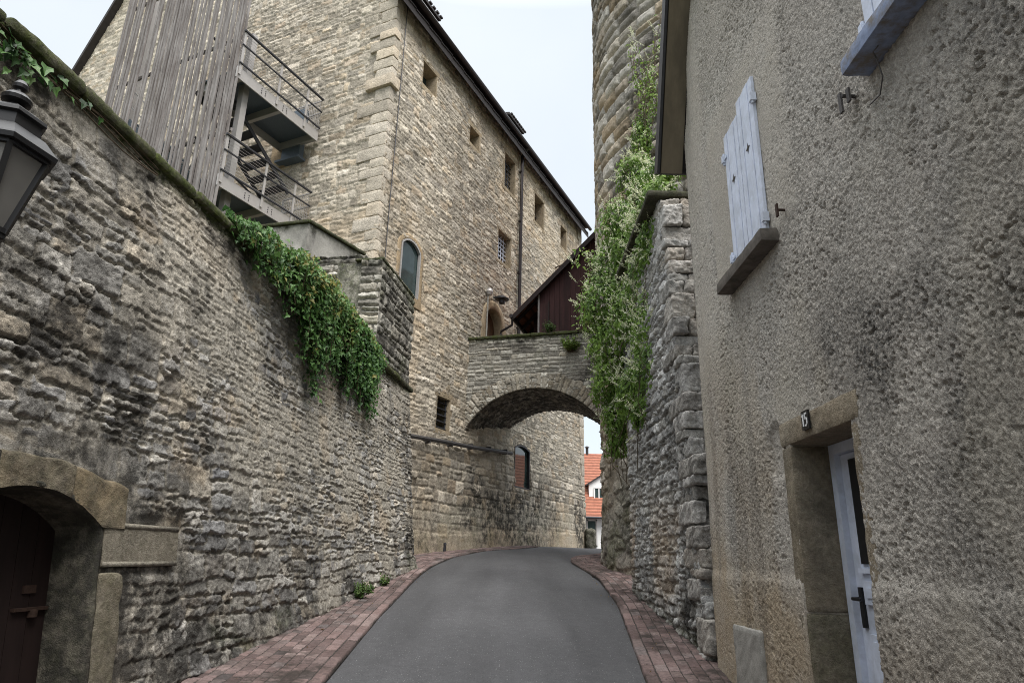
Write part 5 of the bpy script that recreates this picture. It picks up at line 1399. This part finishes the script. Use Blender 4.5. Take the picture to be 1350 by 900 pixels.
# flowering vine on the tower and the right wall
VI = thing('flowering_vine', 'bushy climbing vine with creamy white blossom between the tower and the right wall', 'vine')
rg = np.random.RandomState(31)
blobs = []   # centre, radii, weight
def bl(px, z, y, rx, rz, ry, w): blobs.append((np.array([px, y, z]), np.array([rx, ry, rz]), w))
def xat(px, py, Y):
    d = np.array([px - 675, 450 - py, -f_px]); v = B3 @ d
    return np.array([0, 0, 1.65]) + v / v[1] * Y
for px, py, Y, rx, rz, ry, w in [(845, 185, 11.8, .20, .50, .3, .45), (838, 235, 11.4, .34, .45, .4, .9), (855, 255, 10.2, .28, .35, .5, .8), (872, 234, 9.0, .25, .16, .6, .45), (860, 268, 8.7, .17, .28, .5, .6), (858, 320, 8.9, .15, .35, .5, .6),
    (822, 300, 11.4, .42, .5, .5, 1.1), (850, 305, 10.0, .30, .5, .8, 1.2), (812, 355, 11.5, .48, .5, .6, 1.2), (850, 365, 9.8, .28, .5, .9, 1.2), (800, 402, 11.5, .46, .5, .6, 1.2), (835, 415, 10.6, .36, .5, .7, 1.1),
    (815, 452, 11.5, .52, .5, .6, 1.2), (852, 430, 9.6, .22, .5, .9, 1.0), (852, 490, 9.6, .18, .4, .8, .8), (812, 500, 11.6, .40, .5, .5, 1.1), (838, 515, 10.6, .28, .45, .6, .9), (816, 545, 11.7, .28, .4, .4, .8), (848, 545, 9.9, .14, .25, .5, .45), (815, 582, 11.8, .15, .26, .25, .35)]:
    bl(*(lambda p: (p[0], p[2], Y))(xat(px, py, Y)), rx, rz, ry, w)
Ps = []; Ns = []; cs = []; FP = []; FN = []
for c, r, w in blobs:
    n = int(2350 * w)
    d = rg.normal(0, 1, (n, 3)); d /= np.linalg.norm(d, axis=1)[:, None]
    rad = rg.uniform(.45, 1.12, n) ** .8
    lump = .8 + .45 * vn(d[:, 0] * 3 + c[2] * 7, d[:, 2] * 3 + d[:, 1] * 2, 8)
    p = c + d * r * (rad * lump)[:, None]
    keep = (vn(p[:, 0] * 7 + 3, p[:, 2] * 7 + p[:, 1] * 5, 12) > .26)
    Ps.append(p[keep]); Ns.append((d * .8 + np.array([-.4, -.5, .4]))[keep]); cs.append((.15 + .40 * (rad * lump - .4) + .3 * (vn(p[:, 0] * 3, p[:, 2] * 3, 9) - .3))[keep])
    m = int(40 * w)
    d = rg.normal(0, 1, (m, 3)) + np.array([-.55, -.45, .25]); d /= np.linalg.norm(d, axis=1)[:, None]
    FP.append(c + d * r * rg.uniform(.8, 1.08, m)[:, None]); FN.append(d)
# trailing sprigs up the tower face and hanging from it
stems = MB(); tips = []
for px0, py0, px1, py1, Y, n in [(842, 215, 868, 30, 11.6, 10), (850, 190, 858, 60, 11.8, 9), (845, 120, 836, 45, 11.7, 6), (858, 150, 850, 100, 11.5, 6), (780, 330, 768, 372, 11.6, 3), (800, 420, 764, 440, 11.6, 3), (820, 560, 816, 606, 11.9, 6), (800, 430, 772, 470, 11.6, 5), (846, 545, 862, 568, 11.1, 4)]:
    a = xat(px0, py0, Y); b = xat(px1, py1, Y)
    for k in range(n):
        L = rg.uniform(.5, 1.05); pts = []
        off = rg.normal(0, .05, 3); ph = rg.rand() * 6
        for t in np.linspace(0, L, 22):
            p = a + (b - a) * t + off * (1 + 2 * t) + np.array([math.sin(t * 7 + ph) * .06, 0, 0]); pts.append(p)
            for q in range(rg.poisson(1.15)):
                Ps.append((p + rg.normal(0, .055, 3))[None]); Ns.append(np.array([[-.5, -.7, .4]])); cs.append(np.array([rg.uniform(.3, .95)]))
        stems.tube(pts, .006, 4, False)
        if rg.rand() < .8: FP.append(pts[-1][None]); FN.append(np.array([[-.5, -.3, .6]]))
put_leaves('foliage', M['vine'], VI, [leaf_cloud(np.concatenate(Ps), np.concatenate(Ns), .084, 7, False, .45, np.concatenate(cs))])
FP = np.concatenate(FP); FN = np.concatenate(FN); fp = []; fn = []
for p, d in zip(FP, FN):
    L = rg.uniform(.12, .30); ax = d + np.array([0, 0, .5]) + rg.normal(0, .35, 3); ax /= np.linalg.norm(ax)
    nb = rg.randint(1, 4)
    for b in range(nb):
        a2 = ax + rg.normal(0, .45, 3) * (b > 0); a2 /= np.linalg.norm(a2); s_ = rg.uniform(0, .4) * L if b else 0
        for t in np.arange(0, L * (1 if b == 0 else .6), .0085):
            fp.append(p + ax * s_ + a2 * t + rg.normal(0, .010 * (1.15 - t / L), 3)); fn.append(rg.normal(0, 1, 3))
put_leaves('blossom', M['flower'], VI, [leaf_cloud(np.array(fp), np.array(fn), .020, 9, False, .1, rg.rand(len(fp)), 1.5)])
for c, r, w in blobs:
    for k in range(5):
        a = c + rg.normal(0, .5, 3) * r; stems.tube([a, a + [rg.normal(0, .1), rg.normal(0, .1), -.35], a + [rg.normal(0, .15), rg.normal(0, .1), -.8]], .006, 4, False)
stems.build('stem', M['stem'], VI)
rebase(VI, (2.0, 11.8, 1.3))

# plants on the bridge and weeds at the wall foot
def tuft(name, label, cat, c, r, h, n, size, seed, mat='grass', group=None, dirx=None):
    t = thing(name, label, cat, c, group)
    rg = np.random.RandomState(seed); P = []; N = []; st = MB(); cc = []
    for k in range(n):
        a = rg.uniform(0, 2 * math.pi); o = rg.uniform(0, .35) * r; tip = np.array([math.cos(a) * r * rg.uniform(.2, 1), math.sin(a) * r * rg.uniform(.2, 1), h * rg.uniform(.4, 1)])
        if dirx is not None: tip = tip + np.array(dirx) * rg.rand()
        b = np.array([math.cos(a) * o, math.sin(a) * o, 0])
        pts = [b + (tip - b) * np.array([s, s, s ** .7]) for s in np.linspace(0, 1, 6)]
        st.tube(pts, .003, 4, False)
        for s in np.linspace(.15, 1, max(3, int(h / size * 2.2))):
            P.append(b + (tip - b) * np.array([s, s, s ** .7]) + rg.normal(0, size * .25, 3)); N.append(np.array([math.cos(a), math.sin(a), .8])); cc.append(rg.uniform(.1, 1))
    put_leaves('foliage', M[mat], t, [leaf_cloud(np.array(P), np.array(N), size, seed, False, -.2, np.array(cc))])
    st.build('stem', M['stem'], t)
    return t
p = bp(2.35, BT + .05, .0); tuft('fern', 'small bright green fern growing on the bridge top in front of the shed', 'plant', tuple(p), .22, .30, 46, .06, 3)
p = bp(2.95, BT - .55, .05); tuft('wall_shrub', 'olive shrub sprouting from the bridge face beside the vine', 'shrub', tuple(p), .34, .40, 110, .055, 4, 'vine', None, (-.05, -.25, -.1))
for k, (y, r, h, n, lb) in enumerate([(10.05, .16, .22, 46, 'biggest green weed clump at the foot of the left wall'), (10.55, .10, .12, 24, 'low green weed just beyond the biggest clump at the left wall foot'), (11.3, .10, .16, 24, 'farthest small weed at the foot of the left wall')]):
    tuft('weed', lb, 'weed', (float(WX(y)) + .10, y, float(g(y)) + .05), r, h, n, .045, 40 + k, 'grass', 'weeds at the foot of the left wall')

# fallen leaves and grit along the wall feet
rg = np.random.RandomState(77); P = []; N = []
for k in range(170):
    if rg.rand() < .5:
        y = rg.uniform(4.5, 13.5); x = float(WX(y)) + .06 + rg.beta(1, 3) * .7
    else:
        y = rg.uniform(5, 14); x = 1.9 - rg.beta(1, 3) * .8
    P.append((x, y, float(g(y)) + .055 + .006 * rg.rand())); N.append((rg.normal(0, .2), rg.normal(0, .2), 1))
mb = MB(); Vv, Ff, st_ = leaf_cloud(np.array(P, float), np.array(N, float), .030, 78, False, 0, rg.rand(len(P)))
mb.add(Vv, None, Ff, st=st_)
tag(mb.build('fallen_leaves', M['litter']), 'small dry brown leaves scattered along the brick pavements', 'leaves', kind='stuff')

# house round the bend, mirrored in the window under the arch
RH = thing('red_roof_house', 'low red roofed house round the bend, mirrored in the window under the arch', 'house')
mb = MB(); mb.box((15.5, 34.5, 3.0), (7, 7, 2.2))
for yy_ in (31.0, 38.0): mb.add([(12, yy_, 4.05), (19, yy_, 4.05), (15.5, yy_, 7.6)], None, [(0, 1, 2)])
mb.build('wall', M['whitewall'], RH)
mb = MB()
for s_ in (-1, 1):
    V = [(15.5 + s_ * 4, 30.6, 3.7), (15.5 + s_ * 4, 38.4, 3.7), (15.5, 38.4, 7.75), (15.5, 30.6, 7.75)]
    V2 = [(p[0], p[1], p[2] - .14) for p in V]
    mb.add(V + V2, [(0, 1, 2, 3), (7, 6, 5, 4), (0, 4, 5, 1), (1, 5, 6, 2), (3, 2, 6, 7), (0, 3, 7, 4)])
mb.build('roof', M['redtile'], RH)
for yy_ in (32.6, 34.5, 36.4):
    mb = MB(); mb.box((11.98, yy_, 3.1), (.06, .8, 1.1)); mb.build('window', M['glass'], RH)
rebase(RH, (15.5, 34.5, 2.1))
